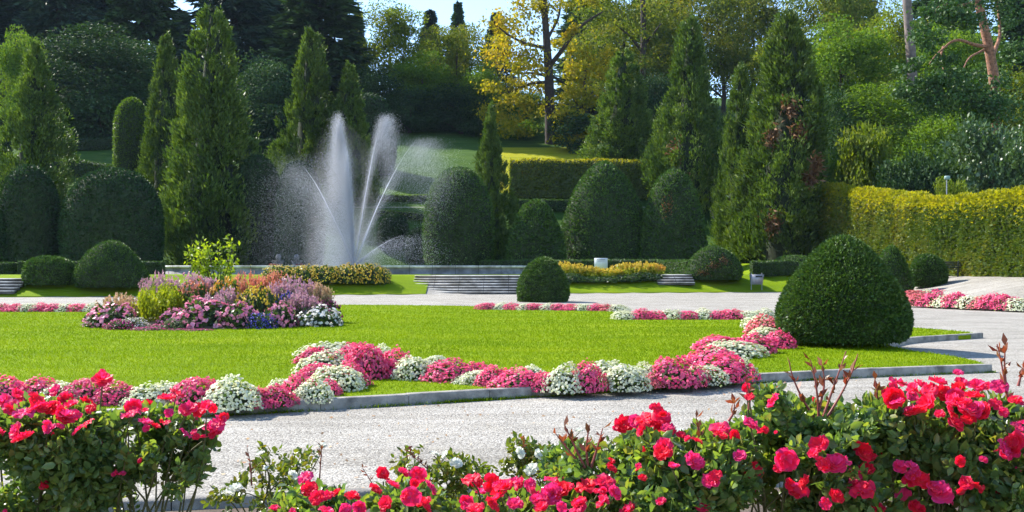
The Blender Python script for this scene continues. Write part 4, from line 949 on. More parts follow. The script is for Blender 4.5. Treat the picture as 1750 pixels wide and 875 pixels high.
# ------------------------------------------------------------------ begonia borders
def mound(seed, nleaf, nfl, fl, lf, dark=False):
    """unit mound, radius 1, height 1"""
    rs = np.random.default_rng(seed); nz = Noise(seed, 2.4, 2)
    def surf(n, k):
        d = rdir(n, rs); d[:, 2] = np.abs(d[:, 2]) * .95 + .02; d = unit(d)
        return d, d * (k * (1 + .14 * nz(d * 1.3)))[:, None]
    d, P = surf(nleaf, rs.uniform(.55, .98, nleaf)); L = lf * rs.uniform(.6, 1.4, nleaf)
    a = G().quads(leafq(P, d * .6 + rdir(nleaf, rs) * .8, L, L * .75, r=rs))
    th = np.linspace(.05, pi / 2, 8); k = 14; an = np.linspace(0, 2 * pi, k, endpoint=False)
    core = np.stack([np.outer(np.sin(th), np.cos(an)), np.outer(np.sin(th), np.sin(an)), np.repeat(np.cos(th)[:, None], k, 1)], -1) * .72
    a.core().grid(core, True)
    d, P = surf(nfl, rs.uniform(.90, 1.06, nfl)); b = G()
    n = nfl
    for j in range(2):
        s = fl * rs.uniform(.7, 1.25, n)
        D = unit(d + rdir(n, rs) * .6); u = unit(np.cross(D, rdir(n, rs))); w = np.cross(D, u); c = P + d * .01 * j
        if j: u, w = unit(u + w), unit(w - u)
        b.quads(np.stack([c + u * s[:, None], c + w * s[:, None] + D * s[:, None] * .3, c - u * s[:, None], c - w * s[:, None] + D * s[:, None] * .3], 1))
    return a, b
def two(a, b, ma, mb):
    o = a.build('foliage', ma); p = b.build('blossoms', mb); r = (o.data, p.data); bpy.data.objects.remove(o); bpy.data.objects.remove(p); return r
BEG = [two(*mound(200 + i, 420, 820, .056, .13), M['begonialeaf'], M['begoniapink']) for i in range(4)]
def clump(name, label, cat, loc, r, h, me, mf, ml, group, rz=None, ry=None):
    t = thing(name, label, cat, loc, random.uniform(0, 6.28) if rz is None else rz, group, (r, ry or r, h))
    f = mobj('foliage', me[0], t); b = mobj('blossoms', me[1], t); b['kind'] = 'stuff'
    if ml: set_mat(f, M[ml])
    if mf: set_mat(b, M[mf])
    return t
ORD = ['first', 'second', 'third', 'fourth', 'fifth', 'sixth', 'seventh', 'eighth', 'ninth', 'tenth', 'eleventh', 'twelfth', 'thirteenth', 'fourteenth', 'fifteenth', 'sixteenth', 'seventeenth', 'eighteenth', 'nineteenth', 'twentieth', 'twenty-first', 'twenty-second', 'twenty-third', 'twenty-fourth', 'twenty-fifth', 'twenty-sixth', 'twenty-seventh', 'twenty-eighth', 'twenty-ninth', 'thirtieth']
CN = {'P': ('deep pink', 'begoniapink'), 'W': ('creamy white', 'begoniawhite'), 'S': ('salmon pink', 'begoniasalmon')}
def border(lst, where, group, z):
    lst = sorted(lst); cnt = {}
    for k, (px, py, w, h, c) in enumerate(lst):
        cn, mt = CN[c]; i = cnt.get(c, 0); cnt[c] = i + 1
        zz = z if z is not None else None
        p = gp(px, py, zz) if zz is not None else ray(px, py)
        r = w / 2 * p[1] / F; Y = p[1] + r * .75; x = (px - CX) / F * Y
        z0 = zz if zz is not None else float(T(x, Y)); hh = max(.10, (EYE - ((py - h) - HY) / F * Y) - z0)
        clump('begonia_clump', f'{cn} begonia clump, {ORD[i]} of its colour from the left in {where}', 'flowers', (x, Y, z0 - .02), r * 1.38, hh * .84, BEG[k % 4], mt,
              'begoniadark' if c == 'P' and k % 3 == 0 else 'begonialeaf', group)
FB = [(-60, 692, 80, 52, 'P'), (10, 692, 80, 56, 'P'), (65, 690, 70, 52, 'P'), (112, 690, 64, 46, 'W'), (152, 690, 60, 52, 'P'), (205, 692, 64, 46, 'P'),
 (255, 694, 70, 44, 'W'), (292, 690, 60, 46, 'W'), (333, 694, 66, 58, 'P'), (397, 698, 80, 62, 'W'), (441, 694, 44, 36, 'P'), (474, 692, 50, 42, 'P'), (486, 676, 46, 34, 'W'),
 (512, 680, 56, 48, 'P'), (536, 686, 54, 44, 'W'), (562, 676, 34, 34, 'P'), (580, 668, 70, 50, 'W'), (602, 660, 44, 50, 'P'), (545, 655, 60, 40, 'P'), (555, 640, 80, 46, 'W'), (540, 622, 50, 34, 'P'),
 (590, 635, 80, 46, 'P'), (565, 612, 76, 34, 'W'), (628, 648, 58, 68, 'P'), (610, 612, 60, 32, 'P'), (652, 626, 44, 40, 'W'), (676, 645, 60, 56, 'P'), (708, 649, 58, 48, 'W'), (748, 632, 36, 30, 'W'),
 (768, 652, 76, 44, 'P'), (812, 646, 44, 34, 'P'), (793, 656, 34, 20, 'W'), (818, 657, 44, 30, 'W'), (846, 660, 52, 40, 'P'), (886, 664, 78, 42, 'P'), (911, 652, 46, 34, 'W'), (932, 666, 40, 36, 'P'),
 (963, 668, 60, 52, 'W'), (1001, 667, 50, 56, 'P'), (1030, 658, 80, 50, 'W'), (1070, 665, 58, 48, 'W'), (1100, 657, 56, 40, 'W'), (1113, 660, 36, 26, 'S'), (1152, 659, 74, 58, 'P'), (1203, 655, 56, 36, 'W'),
 (1228, 650, 88, 52, 'P'), (1268, 644, 36, 36, 'W'), (1222, 626, 74, 38, 'P'), (1252, 612, 84, 34, 'W'), (1235, 600, 76, 32, 'P'), (1288, 604, 60, 40, 'P'), (1306, 590, 50, 36, 'W'), (1312, 575, 56, 40, 'S'), (1300, 560, 46, 24, 'W'), (1330, 596, 46, 36, 'P')]
border(FB, 'the kerb border', 'begonia clumps of the front border', LZ)
BB = [(px, 529 + (px - 830) * .012, 30, 14, c) for px, c in zip(range(835, 1062, 20), 'PWPWPWPPWPSW')] + [(px, 546, 38, 18 + 3 * (i % 2), c) for i, (px, c) in enumerate(zip(range(1070, 1325, 26), 'WPPWPWPPWW'))]
border(BB, 'the back border', 'begonia clumps of the back border', LZ)
LB = [(px, 533, 32, 17, c) for px, c in zip(range(-40, 172, 22), 'PWPPWPPWPW')]
border(LB, 'the left border', 'begonia clumps of the left border', LZ)
RB = [(px, 522 + (px - 1565) * .045, 40, 24 + 6 * (c == 'P'), c) for px, c in zip((1572, 1596, 1618, 1640, 1662, 1680, 1700, 1722, 1745), 'SPWPWSPPW')]
border(RB, 'right front border', 'begonia clumps of the right lawn front border', RZ)
RK = [(px, 508, 34, 14, c) for px, c in zip(range(1568, 1760, 21), 'SWPWPWSPWP')]
border(RK, 'right rear border', 'begonia clumps of the right lawn back border', RZ)

# ------------------------------------------------------------------ mixed flower bed
def spikes(seed, n, fl, lf, per=26, leaves=500, tall=.45):
    """airy plant: upright stems carrying flower spikes over a leafy base; unit radius and height"""
    rs = np.random.default_rng(seed); a = G(); b = G()
    th = rs.uniform(0, 2 * pi, n); r = np.sqrt(rs.random(n)); base = np.stack([r * np.cos(th) * .8, r * np.sin(th) * .8, 0 * r], -1)
    top = base * 1.25 + np.stack([rs.normal(0, .07, n), rs.normal(0, .07, n), rs.uniform(.72, 1.0, n) * (1 - .25 * r ** 2)], -1)
    m = unit(np.cross(top - base, rdir(n, rs))) * .010
    a.quads(np.stack([base - m, base + m, top + m * .4, top - m * .4], 1))
    P = np.repeat(base, leaves // n + 1, 0)[:leaves]; Tt = np.repeat(top, leaves // n + 1, 0)[:leaves]; f = rs.random((leaves, 1)) * .75
    P = P + (Tt - P) * f + rs.normal(0, .05, (leaves, 3)); L = lf * rs.uniform(.6, 1.4, leaves)
    a.quads(leafq(P, rdir(leaves, rs) * .8 + np.array([0, 0, .5]), L, L * .3, r=rs))
    k = n * per; f = 1 - tall * rs.random((k, 1)) ** 1.3; P = np.repeat(base, per, 0) + np.repeat(top - base, per, 0) * f + rs.normal(0, .018, (k, 3))
    s = fl * rs.uniform(.6, 1.3, k); b.quads(leafq(P, rdir(k, rs) + np.array([0, 0, .3]), s * 1.6, s, r=rs))
    return a, b
SPK = [two(*spikes(230 + i, 90, .05, .22), M['leafdeep'], M['p_purple']) for i in range(2)]
MND = [two(*mound(240 + i, 520, 170, .085, .17), M['leafdeep'], M['p_pink']) for i in range(3)]
SMALL = [two(*mound(250 + i, 520, 420, .045, .17), M['leafdeep'], M['p_pink']) for i in range(2)]
GB = 'plants of the mixed island flower bed'
bedc = gp(368, 570, LZ); 
kind(G().lathe([(1, LZ + .002), (.96, LZ + .05), (.5, LZ + .12), (0.001, LZ + .14)], ((368 - CX) / F * 26.3, 26.3, 0), 48, sx=3.25, sy=3.0).build('flower_bed_soil', M['soil'], smooth=True), 'structure')
for (nm, lab, px, top, w, Y, me, mf, ml) in [
    ('impatiens_plant', 'large mound of pale pink impatiens at the front of the island bed', 352, 508, 116, 24.2, MND[0], 'p_pink', 'leafdeep'),
    ('impatiens_plant', 'pink impatiens mound right of the large pale pink one', 408, 520, 76, 24.0, MND[1], 'p_pink', 'leafdeep'),
    ('impatiens_plant', 'pink impatiens mound at the left end of the island bed', 192, 520, 96, 24.4, MND[2], 'p_pink', 'leafdeep'),
    ('impatiens_plant', 'pale pink impatiens mound left of the white impatiens', 478, 516, 72, 24.4, MND[0], 'p_pink', 'leafdeep'),
    ('impatiens_plant', 'white impatiens mound with dark leaves at the right end of the island bed', 546, 524, 90, 24.9, MND[1], 'p_white', 'leafdeep'),
    ('impatiens_plant', 'small pink and mauve clump behind the white impatiens', 552, 512, 66, 26.2, SMALL[1], 'p_magenta', 'leafdeep'),
    ('petunia_plant', 'magenta petunia clump at the foot of the left impatiens mound', 206, 545, 38, 23.4, SMALL[0], 'p_magenta', 'leafdeep'),
    ('petunia_plant', 'low magenta petunias in front of the yellow green plant', 252, 558, 66, 23.2, SMALL[1], 'p_magenta', 'leafdeep'),
    ('petunia_plant', 'low magenta petunias at the front edge below the pale pink mound', 308, 560, 44, 23.15, SMALL[0], 'p_magenta', 'leafdeep'),
    ('petunia_plant', 'low magenta petunias between the yellow green plant and the pale pink mound', 280, 552, 60, 23.6, SMALL[1], 'p_magenta', 'leafdeep'),
    ('petunia_plant', 'magenta petunia clump at the front edge near the middle of the island bed', 340, 561, 50, 23.0, SMALL[1], 'p_magenta', 'leafdeep'),
    ('impatiens_plant', 'pale pink impatiens mound behind the low magenta petunias, left of the large mound', 298, 528, 60, 24.3, MND[2], 'p_pink', 'leafdeep'),
    ('alyssum_plant', 'small white flowered clump left of the yellow green plant', 226, 542, 44, 23.7, SMALL[0], 'p_white', 'leafgrey'),
    ('fern_plant', 'soft grey green ferny clump in front of the large pale pink mound', 306, 540, 46, 23.5, SMALL[1], 'leafgrey', 'leafgrey'),
    ('lobelia_plant', 'blue lobelia clump between the two right pink mounds', 446, 534, 46, 23.8, SMALL[0], 'p_blue', 'leafdeep'),
    ('lobelia_plant', 'blue flowers beneath the purple sage', 486, 500, 46, 26.0, SMALL[1], 'p_blue', 'leafdeep'),
    ('coleus_plant', 'tall yellow green plant standing in the left of the island bed', 272, 482, 86, 25.0, SPK[0], 'leaflime', 'leaflime'),
    ('coleus_plant', 'yellow green plant close behind the tall yellow green one', 292, 484, 60, 25.6, SMALL[1], 'leaflime', 'leaflime'),
    ('grass_plant', 'straw coloured flowering grass at the left end of the island bed', 206, 500, 86, 25.4, SPK[1], 'p_straw', 'leaflime'),
    ('verbena_plant', 'airy purple verbena behind the yellow green plant', 268, 461, 70, 27.2, SPK[0], 'p_purple', 'leafgrey'),
    ('verbena_plant', 'airy purple verbena in the middle of the island bed', 335, 466, 100, 27.0, SPK[1], 'p_purple', 'leafgrey'),
    ('lantana_plant', 'orange and gold lantana in the middle of the island bed', 382, 474, 80, 26.2, SMALL[0], 'p_gold', 'leafdeep'),
    ('lantana_plant', 'mixed orange lantana left of the gold one', 328, 478, 70, 26.0, SMALL[1], 'p_orange', 'leafdeep'),
    ('salvia_plant', 'orange red salvia at the back of the island bed', 420, 460, 74, 27.6, SPK[0], 'p_orange', 'leafdeep'),
    ('salvia_plant', 'second orange red salvia beside the purple sage', 466, 463, 70, 27.4, SPK[1], 'p_orange', 'leafdeep'),
    ('marigold_plant', 'golden yellow flower mound right of the centre of the island bed', 436, 488, 88, 25.3, SMALL[1], 'p_yellow', 'leafdeep'),
    ('sage_plant', 'purple grey sage at the right of the island bed', 505, 468, 86, 26.6, SPK[0], 'p_purple', 'leafgrey'),
    ('sage_plant', 'lower purple sage in front of the lantana', 385, 492, 90, 25.2, SPK[1], 'p_purple', 'leafgrey'),
    ('grass_plant', 'brownish wispy grass at the right end of the island bed', 546, 482, 46, 26.4, SPK[1], 'p_straw', 'leafgrey'),
    ('sage_plant', 'dark purple sage right behind the white impatiens', 516, 496, 80, 25.6, SPK[1], 'p_purple', 'leafgrey'),
]:
    x = (px - CX) / F * Y; r = w / 2 * Y / F * 1.12; h = (EYE - (top - HY) / F * Y) - LZ
    clump(nm, lab, 'flowers', (x, Y, LZ - .01), r, h, me, mf, ml, GB, ry=max(r * .8, .35))
# yellow beds on the fountain bank
YB = 'leafy yellow flowered plants on the fountain bank'
lst = [(482, 484, 62, 24), (520, 488, 60, 28), (556, 490, 60, 30), (592, 491, 56, 33), (626, 491, 58, 34), (648, 489, 40, 26)]
for i, (px, py, w, h) in enumerate(lst):
    p = ray(px, py); r = w / 2 * p[1] / F * 1.1; Y = p[1] + r * .6; x = (px - CX) / F * Y
    clump('canna_plant', f'leafy plant with yellow flowers, {ORD[i]} from the left, bed left of the main steps', 'flowers', (x, Y, float(T(x, Y))), r, h * Y / F, SMALL[i % 2], 'p_yelloworange', 'leafdeep', YB)
lst = [(972, 486, 50, 28, 'p_yelloworange'), (1005, 486, 50, 20, 'p_yelloworange'), (1038, 486, 52, 16, 'p_yellow'), (1072, 485, 54, 24, 'p_yelloworange'), (1100, 483, 50, 27, 'p_yelloworange'), (1118, 482, 34, 22, 'p_gold')]
for i, (px, py, w, h, mf) in enumerate(lst):
    for j, (dy, hh, mm, lf) in enumerate(((0, .55, 'leafdeep', 'leafdeep'), (1.1, 1.0, mf, 'leaflime'))):
        p = ray(px, py); r = w / 2 * p[1] / F * 1.15; Y = p[1] + r * .5 + dy; x = (px - CX) / F * Y
        lab = (f'low dark leafy plant, {ORD[i]} from the left, front row below the notice board', f'yellow flowered plant, {ORD[i]} from the left, rear row around the notice board')[j]
        clump('canna_plant', lab, 'flowers', (x, Y, float(T(x, Y)) - .02), r, max(.35, h * Y / F * hh * .95), SMALL[(i + j) % 2] if j == 0 else SPK[i % 2], mm, lf, YB)
for i, (px, mf, ml, lab) in enumerate(((470, 'p_red', 'leafdeep', 'dull red flower clump below the left stone ball'), (512, 'p_red', 'leafdeep', 'dull red flower clump below the right stone ball'), (492, 'leafgrey', 'leafgrey', 'grey green cushion plant between the two red flower clumps'), (425, 'leaflime', 'leaflime', 'bright green cushion plant left of the red flower clumps'))):
    Y = 74.6 - .3 * (i > 1); x = (px - CX) / F * Y
    clump('bedding_plant', lab, 'flowers', (x, Y, float(T(x, Y))), .62, .75 - .12 * (i > 1), SMALL[i % 2], mf, ml, 'bedding plants behind the basin')
# sapling
Y = 31.0; x = (372 - CX) / F * Y
t = thing('young_tree', 'young tree with big yellow green leaves behind the island flower bed', 'tree', (x, Y, LZ))
rs = np.random.default_rng(5); g = G(); q = G(); c0 = np.array([0, 0, 1.35])
for i in range(16):
    tgt = c0 + unit(rs.normal(size=3)) * np.array([1.0, .8, .62]) * rs.uniform(.6, 1.05) + np.array([0, 0, .55])
    b0 = np.array([rs.normal(0, .05), rs.normal(0, .05), .25 + .3 * rs.random()]); m = (b0 + tgt) / 2 + np.array([0, 0, -.1]) + rs.normal(0, .08, 3)
    ts = np.linspace(0, 1, 7)[:, None]; Cv = (1 - ts) ** 2 * b0 + 2 * ts * (1 - ts) * m + ts ** 2 * tgt; g.tube(Cv, np.linspace(.022, .006, 7), 5)
    n = 42; f = rs.uniform(.45, 1.0, n); P = np.stack([np.interp(f, ts[:, 0], Cv[:, k]) for k in range(3)], -1) + rs.normal(0, .07, (n, 3))
    L = rs.uniform(.10, .19, n); q.quads(leafq(P, rdir(n, rs) + np.array([0, 0, .35]), L, L * .55, r=rs))
g.tube([(0, 0, -.05), (0.02, 0, .5)], [.04, .03], 7); g.build('trunk', M['bark'], t, True); q.build('crown', M['sapling'], t)

# ------------------------------------------------------------------ roses in the foreground
def petal_grid(L, W, cup, curl, n=4, ruf=0.0, rs=None):
    u = np.linspace(0, 1, n + 1); v = np.linspace(-1, 1, n + 1); U, Vv = np.meshgrid(u, v, indexing='ij')
    wid = W * np.sin(np.clip(U * .82 + .10, 0, 1) * pi * .62) ** .8
    y = Vv * wid * .5; xx = L * U * (1 - .10 * Vv ** 2)
    z = cup * L * (U ** 1.6) + .22 * W * Vv ** 2 * U - curl * L * np.clip(U - .6, 0, 1) ** 2 * 4
    if rs is not None: z = z + ruf * L * rs.normal(0, 1, z.shape) * U
    return np.stack([xx, y, z], -1)
def rose_mesh(seed, op=.55, mat='rose', rings=((5, 1.0, .2), (5, .80, .55), (4, .56, 1.0), (3, .34, 1.5)), ruf=.09):
    rs = np.random.default_rng(seed); g = G()
    for ri, (n, s, cup) in enumerate(rings):
        for j in range(n):
            P = petal_grid(.5 * s * rs.uniform(.9, 1.1), .52 * s * rs.uniform(.9, 1.15), cup * op * rs.uniform(.8, 1.2), .18 * (ri < 2) + rs.normal(0, .05), ruf=ruf, rs=rs)
            a = 2 * pi * (j + .5 * (ri % 2)) / n + rs.normal(0, .12); ca, sa = cos(a), sin(a)
            P = P + np.array([.02, 0, .02 * ri]); P = np.stack([P[..., 0] * ca - P[..., 1] * sa, P[..., 0] * sa + P[..., 1] * ca, P[..., 2]], -1); g.grid(P)
    o = g.build('blossom', M[mat], smooth=True); me = o.data; bpy.data.objects.remove(o); return me
ROSE = [rose_mesh(300 + i, op=[.45, .75, .3, 1.0, .6, .35, .55, .85][i], ruf=[.08, .06, .12, .05, .1, .14, .09, .11][i], rings=[((5, 1.0, .2), (5, .80, .55), (4, .56, 1.0), (3, .34, 1.5)), ((6, 1.0, .3), (5, .78, .7), (4, .5, 1.2)), ((5, 1.05, .12), (4, .75, .4), (3, .4, .9))][i % 3]) for i in range(8)]
ROSEW = [rose_mesh(320 + i, .8, 'rosewhite') for i in range(2)]
g = G(); a = np.linspace(-pi / 2, pi / 2, 8); g.lathe(np.stack([np.cos(a) * .18 * (1 + .2 * (a < 0)), np.sin(a) * .34 + .3], -1), k=8)
o = g.build('bud', M['rose'], smooth=True); BUD = o.data; bpy.data.objects.remove(o)

def leaf6(g, P, D, L, W, r):
    """a pointed leaflet folded along its midrib"""
    n = len(P); D = unit(D); S = unit(np.cross(D, rdir(n, r))); Nn = np.cross(S, D); L = L[:, None]; W = W[:, None]
    m1 = P + D * L * .4 - Nn * L * .02; tip = P + D * L - Nn * L * .14
    def side(k): return P + D * L * .22 + S * W * .42 * k + Nn * W * .16, P + D * L * .62 + S * W * .46 * k + Nn * W * .14 - Nn * L * .05
    a1, a2 = side(1); b1, b2 = side(-1)
    V = np.stack([P, a1, a2, tip, b2, b1], 1).reshape(-1, 3); b = np.arange(n)[:, None] * 6
    g.add(V, np.concatenate([b + np.array([0, 1, 2, 3]), b + np.array([0, 3, 4, 5])]))
def rose_bush(name, label, base, blooms, vols, nleaf, seed, mat='roseleaf', flower=None, fsize=.078, leaf=.033, shoots=(), ncane=10, buds=0, group=None, jy=.30):
    rs = np.random.default_rng(seed); base = np.array(base, float); nleaf = int(nleaf * (1.45 if leaf < .0335 and fsize > .07 else 1))
    t = thing(name, label, 'rose bush', base, group=group)
    g = G(); q = G(); pts = []
    flower = flower or ROSE
    # leaf carrying volumes
    wts = np.array([v[6] for v in vols], float); wts /= wts.sum(); pick = rs.choice(len(vols), nleaf, p=wts)
    d = rdir(nleaf, rs) * (rs.random(nleaf) ** .42)[:, None]
    cen = np.array([at(v[0], v[1], v[2]) for v in vols]); ax = np.array([(v[3] * v[2] / F, v[5], v[4] * v[2] / F) for v in vols])
    P = cen[pick] + d * ax[pick]; keep = (P[:, 2] > .08) & (Noise(seed, 12., 2)(P) > .06 - .4 * rs.random(nleaf) + .35 * np.clip(.75 - P[:, 2], 0, .5)); P = P[keep] - base; d = d[keep]; n = len(P)
    O = d[:n] * .5 + np.array([0, -.25, .35])
    D = unit(O + rdir(n, rs) * .8); S = unit(np.cross(D, rdir(n, rs)))
    for k, (fa, sd) in enumerate(((0, 0), (-.45, 1), (-.45, -1), (-1.0, 1), (-1.0, -1))):
        L = leaf * rs.uniform(.6, 1.25, n); c = P + D * fa * leaf
        dir_ = D * (1 if k == 0 else .55) + S * sd * .85 + rdir(n, rs) * .18
        leaf6(q, c, dir_, L, L * .62, rs)
    q.build('foliage', M[mat], t)
    # blossoms, each a part of its own, on canes that start at the base
    ends = []
    blooms = list(blooms) + [(a + rs.normal(0, 15 * c), b + rs.normal(3, 9 * c), c * rs.uniform(.45, .95)) for a, b, c in blooms if fsize > .07 and rs.random() < .7]
    for i, (px, py, s) in enumerate(blooms):
        fr = [v[2] - v[5] * math.sqrt(1 - e) for v in vols for e in [((px - v[0]) / v[3]) ** 2 + ((py - v[1]) / v[4]) ** 2] if e < 1]
        Yb = (min(fr) - .01 if fr else base[1] + rs.normal(0, .08)); c = at(px, py, Yb) - base
        o = mobj('blossom', flower[rs.integers(len(flower))], t); o.location = c
        sz = fsize / .078 * 30.5 * s * Yb / F * rs.uniform(.70, 1.12); o.scale = (sz, sz, sz)
        o.rotation_euler = (rs.normal(.55, .45), rs.normal(0, .45), rs.uniform(0, 6.28) if False else rs.normal(0, .5)); ends.append(c)
    for i in range(buds):
        c = P[rs.integers(n)] + np.array([0, -.01, .008]); o = mobj('bud', BUD, t); o.location = c; sz = .035 * rs.uniform(.7, 1.3); o.scale = (sz, sz, sz); o.rotation_euler = (rs.normal(0, .4), rs.normal(0, .4), 0)
    k = list(rs.permutation(len(ends)))[:ncane]
    tg = [ends[i] for i in k] + [P[j] for j in rs.integers(0, n, ncane)]
    for e in tg:
        b0 = np.array([rs.normal(0, .10), rs.normal(0, .07), -.02]); spread = np.array([e[0] * .35, e[1] * .3, e[2] * .45]); m = np.array([e[0] * .4 + rs.normal(0, .07), .05 + max(e[1], 0) * .5, e[2] * rs.uniform(.55, .85)]) + rs.normal(0, .04, 3)
        ts = np.linspace(0, 1, 9)[:, None]; Cv = (1 - ts) ** 2 * b0 + 2 * ts * (1 - ts) * m + ts ** 2 * (e - np.array([0, 0, .01]))
        g.tube(Cv, np.linspace(.0062, .0022, 9), 5)
    g.build('stems', M['cane'], t, True)
    for sh in shoots:
        Ys = base[1] - .02; C = dense([at(a, b, Ys) - base for a, b in sh], .02); so = G().tube(C, np.linspace(.005, .0015, len(C)), 5)
        ob = so.build('shoot', M['canered'], t, True); L = G(); m = max(8, len(C) // 2 * 2); f = rs.integers(len(C) // 3, len(C), m)
        LL = leaf * rs.uniform(.7, 1.3, m); L.quads(leafq(C[f], rdir(m, rs) * .7 + np.array([0, 0, .75]), LL, LL * .42, r=rs)); L.build('leaves', M['shoot'], ob)
    return t
RG = 'rose bushes in the near bed'
def B(s): return [tuple(float(v) for v in p.split(',')) for p in s.split()]
rose_bush('rose_bush', 'leafy rose bush with red blooms at the left edge of the near bed', at(70, 700, 3.4) * [1, 1, 0] + [0, 0, .03],
    B('175,650,1.15 40,706,1.1 85,697,.9 65,686,1.1 112,684,1 7,686,1 40,751,1.15 81,727,.8 103,729,.7 16,699,.9 122,693,1 112,711,1 133,736,1 144,693,.9 155,697,.8 77,828,.5 60,700,.9 -20,700,1.1 -10,740,1 28,675,1 95,668,.8'),
    [(40, 765, 3.4, 130, 80, .26, 3), (130, 765, 3.4, 85, 70, .22, 2), (30, 860, 3.4, 110, 50, .2, .9), (150, 835, 3.4, 60, 30, .15, .35), (60, 715, 3.4, 110, 28, .18, .8)], 2500, 401, buds=6, group=RG)
rose_bush('rose_bush', 'open rose bush with red blooms and visible canes beside the path, second from the left', at(225, 700, 3.5) * [1, 1, 0] + [0, 0, .03],
    B('227,695,1.05 252,695,1.05 284,682,1 248,722,1.05 288,706,.7 320,700,1.1 338,699,1 353,697,.9 364,733,1.15 374,722,.9 317,740,.7 335,747,.6 266,729,.6 209,810,.5 196,810,.45 330,712,.9'),
    [(265, 765, 3.5, 95, 50, .24, 2.4), (210, 800, 3.5, 80, 50, .22, 1.3), (310, 770, 3.5, 60, 45, .2, 1), (250, 720, 3.5, 80, 22, .2, .6), (300, 815, 3.5, 50, 25, .2, .35), (180, 855, 3.5, 50, 40, .2, .5)], 1700, 402, buds=5, group=RG)
rose_bush('rose_bush', 'low red rose bush at the bottom of the photo between the white roses', at(600, 850, 3.0) * [1, 1, 0] + [0, 0, .03],
    B('522,816,1.1 529,837,1.2 558,848,.8 601,850,.95 558,875,1.0 655,817,1.1 670,830,1.1 713,812,1 734,834,1.1 702,848,1.05 724,859,1.1 688,808,.7 640,838,.9 470,868,.8 590,872,.9 660,862,1 615,868,.8 500,880,.9'),
    [(560, 885, 3.0, 120, 42, .25, 1.2), (680, 885, 3.0, 100, 45, .25, 1.4), (520, 860, 3.0, 60, 30, .2, .4), (690, 848, 3.0, 60, 25, .2, .5)], 1300, 403, group=RG, buds=3)
rose_bush('rose_bush', 'low red rose bush at the bottom centre of the photo', at(900, 850, 3.0) * [1, 1, 0] + [0, 0, .03],
    B('806,817,1 842,826,1.15 864,834,1.1 796,859,1.1 889,828,.9 861,826,1 947,819,1.15 944,844,1.15 911,848,1.2 1001,830,1.15 1034,823,1.1 1030,859,1.1 970,834,.8 840,862,1.1 880,862,1 990,860,1 925,868,1.1 1073,873,1 960,866,.9 820,842,.8 905,828,.9 812,868,.9 1050,842,.9'),
    [(880, 890, 3.0, 120, 45, .25, 1.4), (1000, 880, 3.0, 110, 55, .25, 1.8), (1000, 800, 3.1, 70, 45, .2, .7), (1070, 850, 3.0, 60, 50, .2, .9)], 1700, 404, group=RG, buds=4,
    shoots=[[(1000, 800), (985, 770), (972, 740), (965, 728)], [(1005, 800), (1000, 760), (1008, 726)], [(995, 800), (965, 760), (950, 742)], [(1010, 800), (1020, 770), (1030, 732)]])
rose_bush('rose_bush', 'red rose bush with arching clustered blooms in front of the kerb', at(1150, 800, 3.0) * [1, 1, 0] + [0, 0, .03],
    B('1066,726,1 1102,715,1.2 1098,736,1.05 1131,715,1 1142,736,1.2 1134,765,1.15 1185,790,1.2 1228,733,1.1 1190,754,.8 1214,823,1 1242,848,1.2 1098,817,.7 1091,796,.5 1044,801,.9 1152,798,.8 1264,780,.9 1175,750,.5 1120,722,1 1255,745,.9 1230,745,1 1200,862,1 1130,858,.7 1085,720,.9 1222,812,.9'),
    [(1150, 830, 3.0, 120, 80, .28, 3), (1220, 800, 3.0, 80, 70, .26, 2), (1110, 775, 3.0, 60, 45, .2, .8), (1230, 765, 3.0, 50, 30, .2, .5)], 2300, 405, group=RG, buds=8,
    shoots=[[(1195, 760), (1196, 735), (1190, 714)], [(1245, 720), (1262, 700), (1255, 690)]])
rose_bush('rose_bush', 'red rose bush with tall reddish new shoots right of centre', at(1380, 800, 3.05) * [1, 1, 0] + [0, 0, .03],
    B('1399,760,1.1 1343,785,1.2 1426,794,1.25 1472,769,1.1 1476,778,1 1375,826,1.25 1282,805,1.15 1472,835,1.25 1480,805,.9 1282,722,1 1321,684,.8 1276,663,.8 1280,844,.9 1290,728,1 1460,815,1.0 1414,802,1 1365,838,1 1390,775,.6 1410,860,.7 1330,800,.6 1270,820,1 1498,870,.9 1307,735,.6 1440,786,1'),
    [(1390, 800, 3.05, 120, 85, .28, 3), (1320, 770, 3.05, 80, 80, .26, 2), (1420, 720, 3.05, 70, 35, .2, .8), (1310, 700, 3.05, 50, 40, .18, .5), (1450, 850, 3.0, 80, 50, .25, 1)], 2600, 406, group=RG, buds=9,
    shoots=[[(1400, 720), (1398, 680), (1392, 640), (1385, 615)], [(1405, 720), (1425, 660), (1440, 620), (1446, 600)], [(1410, 720), (1440, 670), (1462, 625), (1466, 605)], [(1395, 720), (1370, 680), (1352, 640), (1348, 615)], [(1400, 700), (1412, 650), (1405, 625)], [(1280, 700), (1285, 670), (1276, 655)], [(1330, 720), (1322, 690), (1318, 672)]])
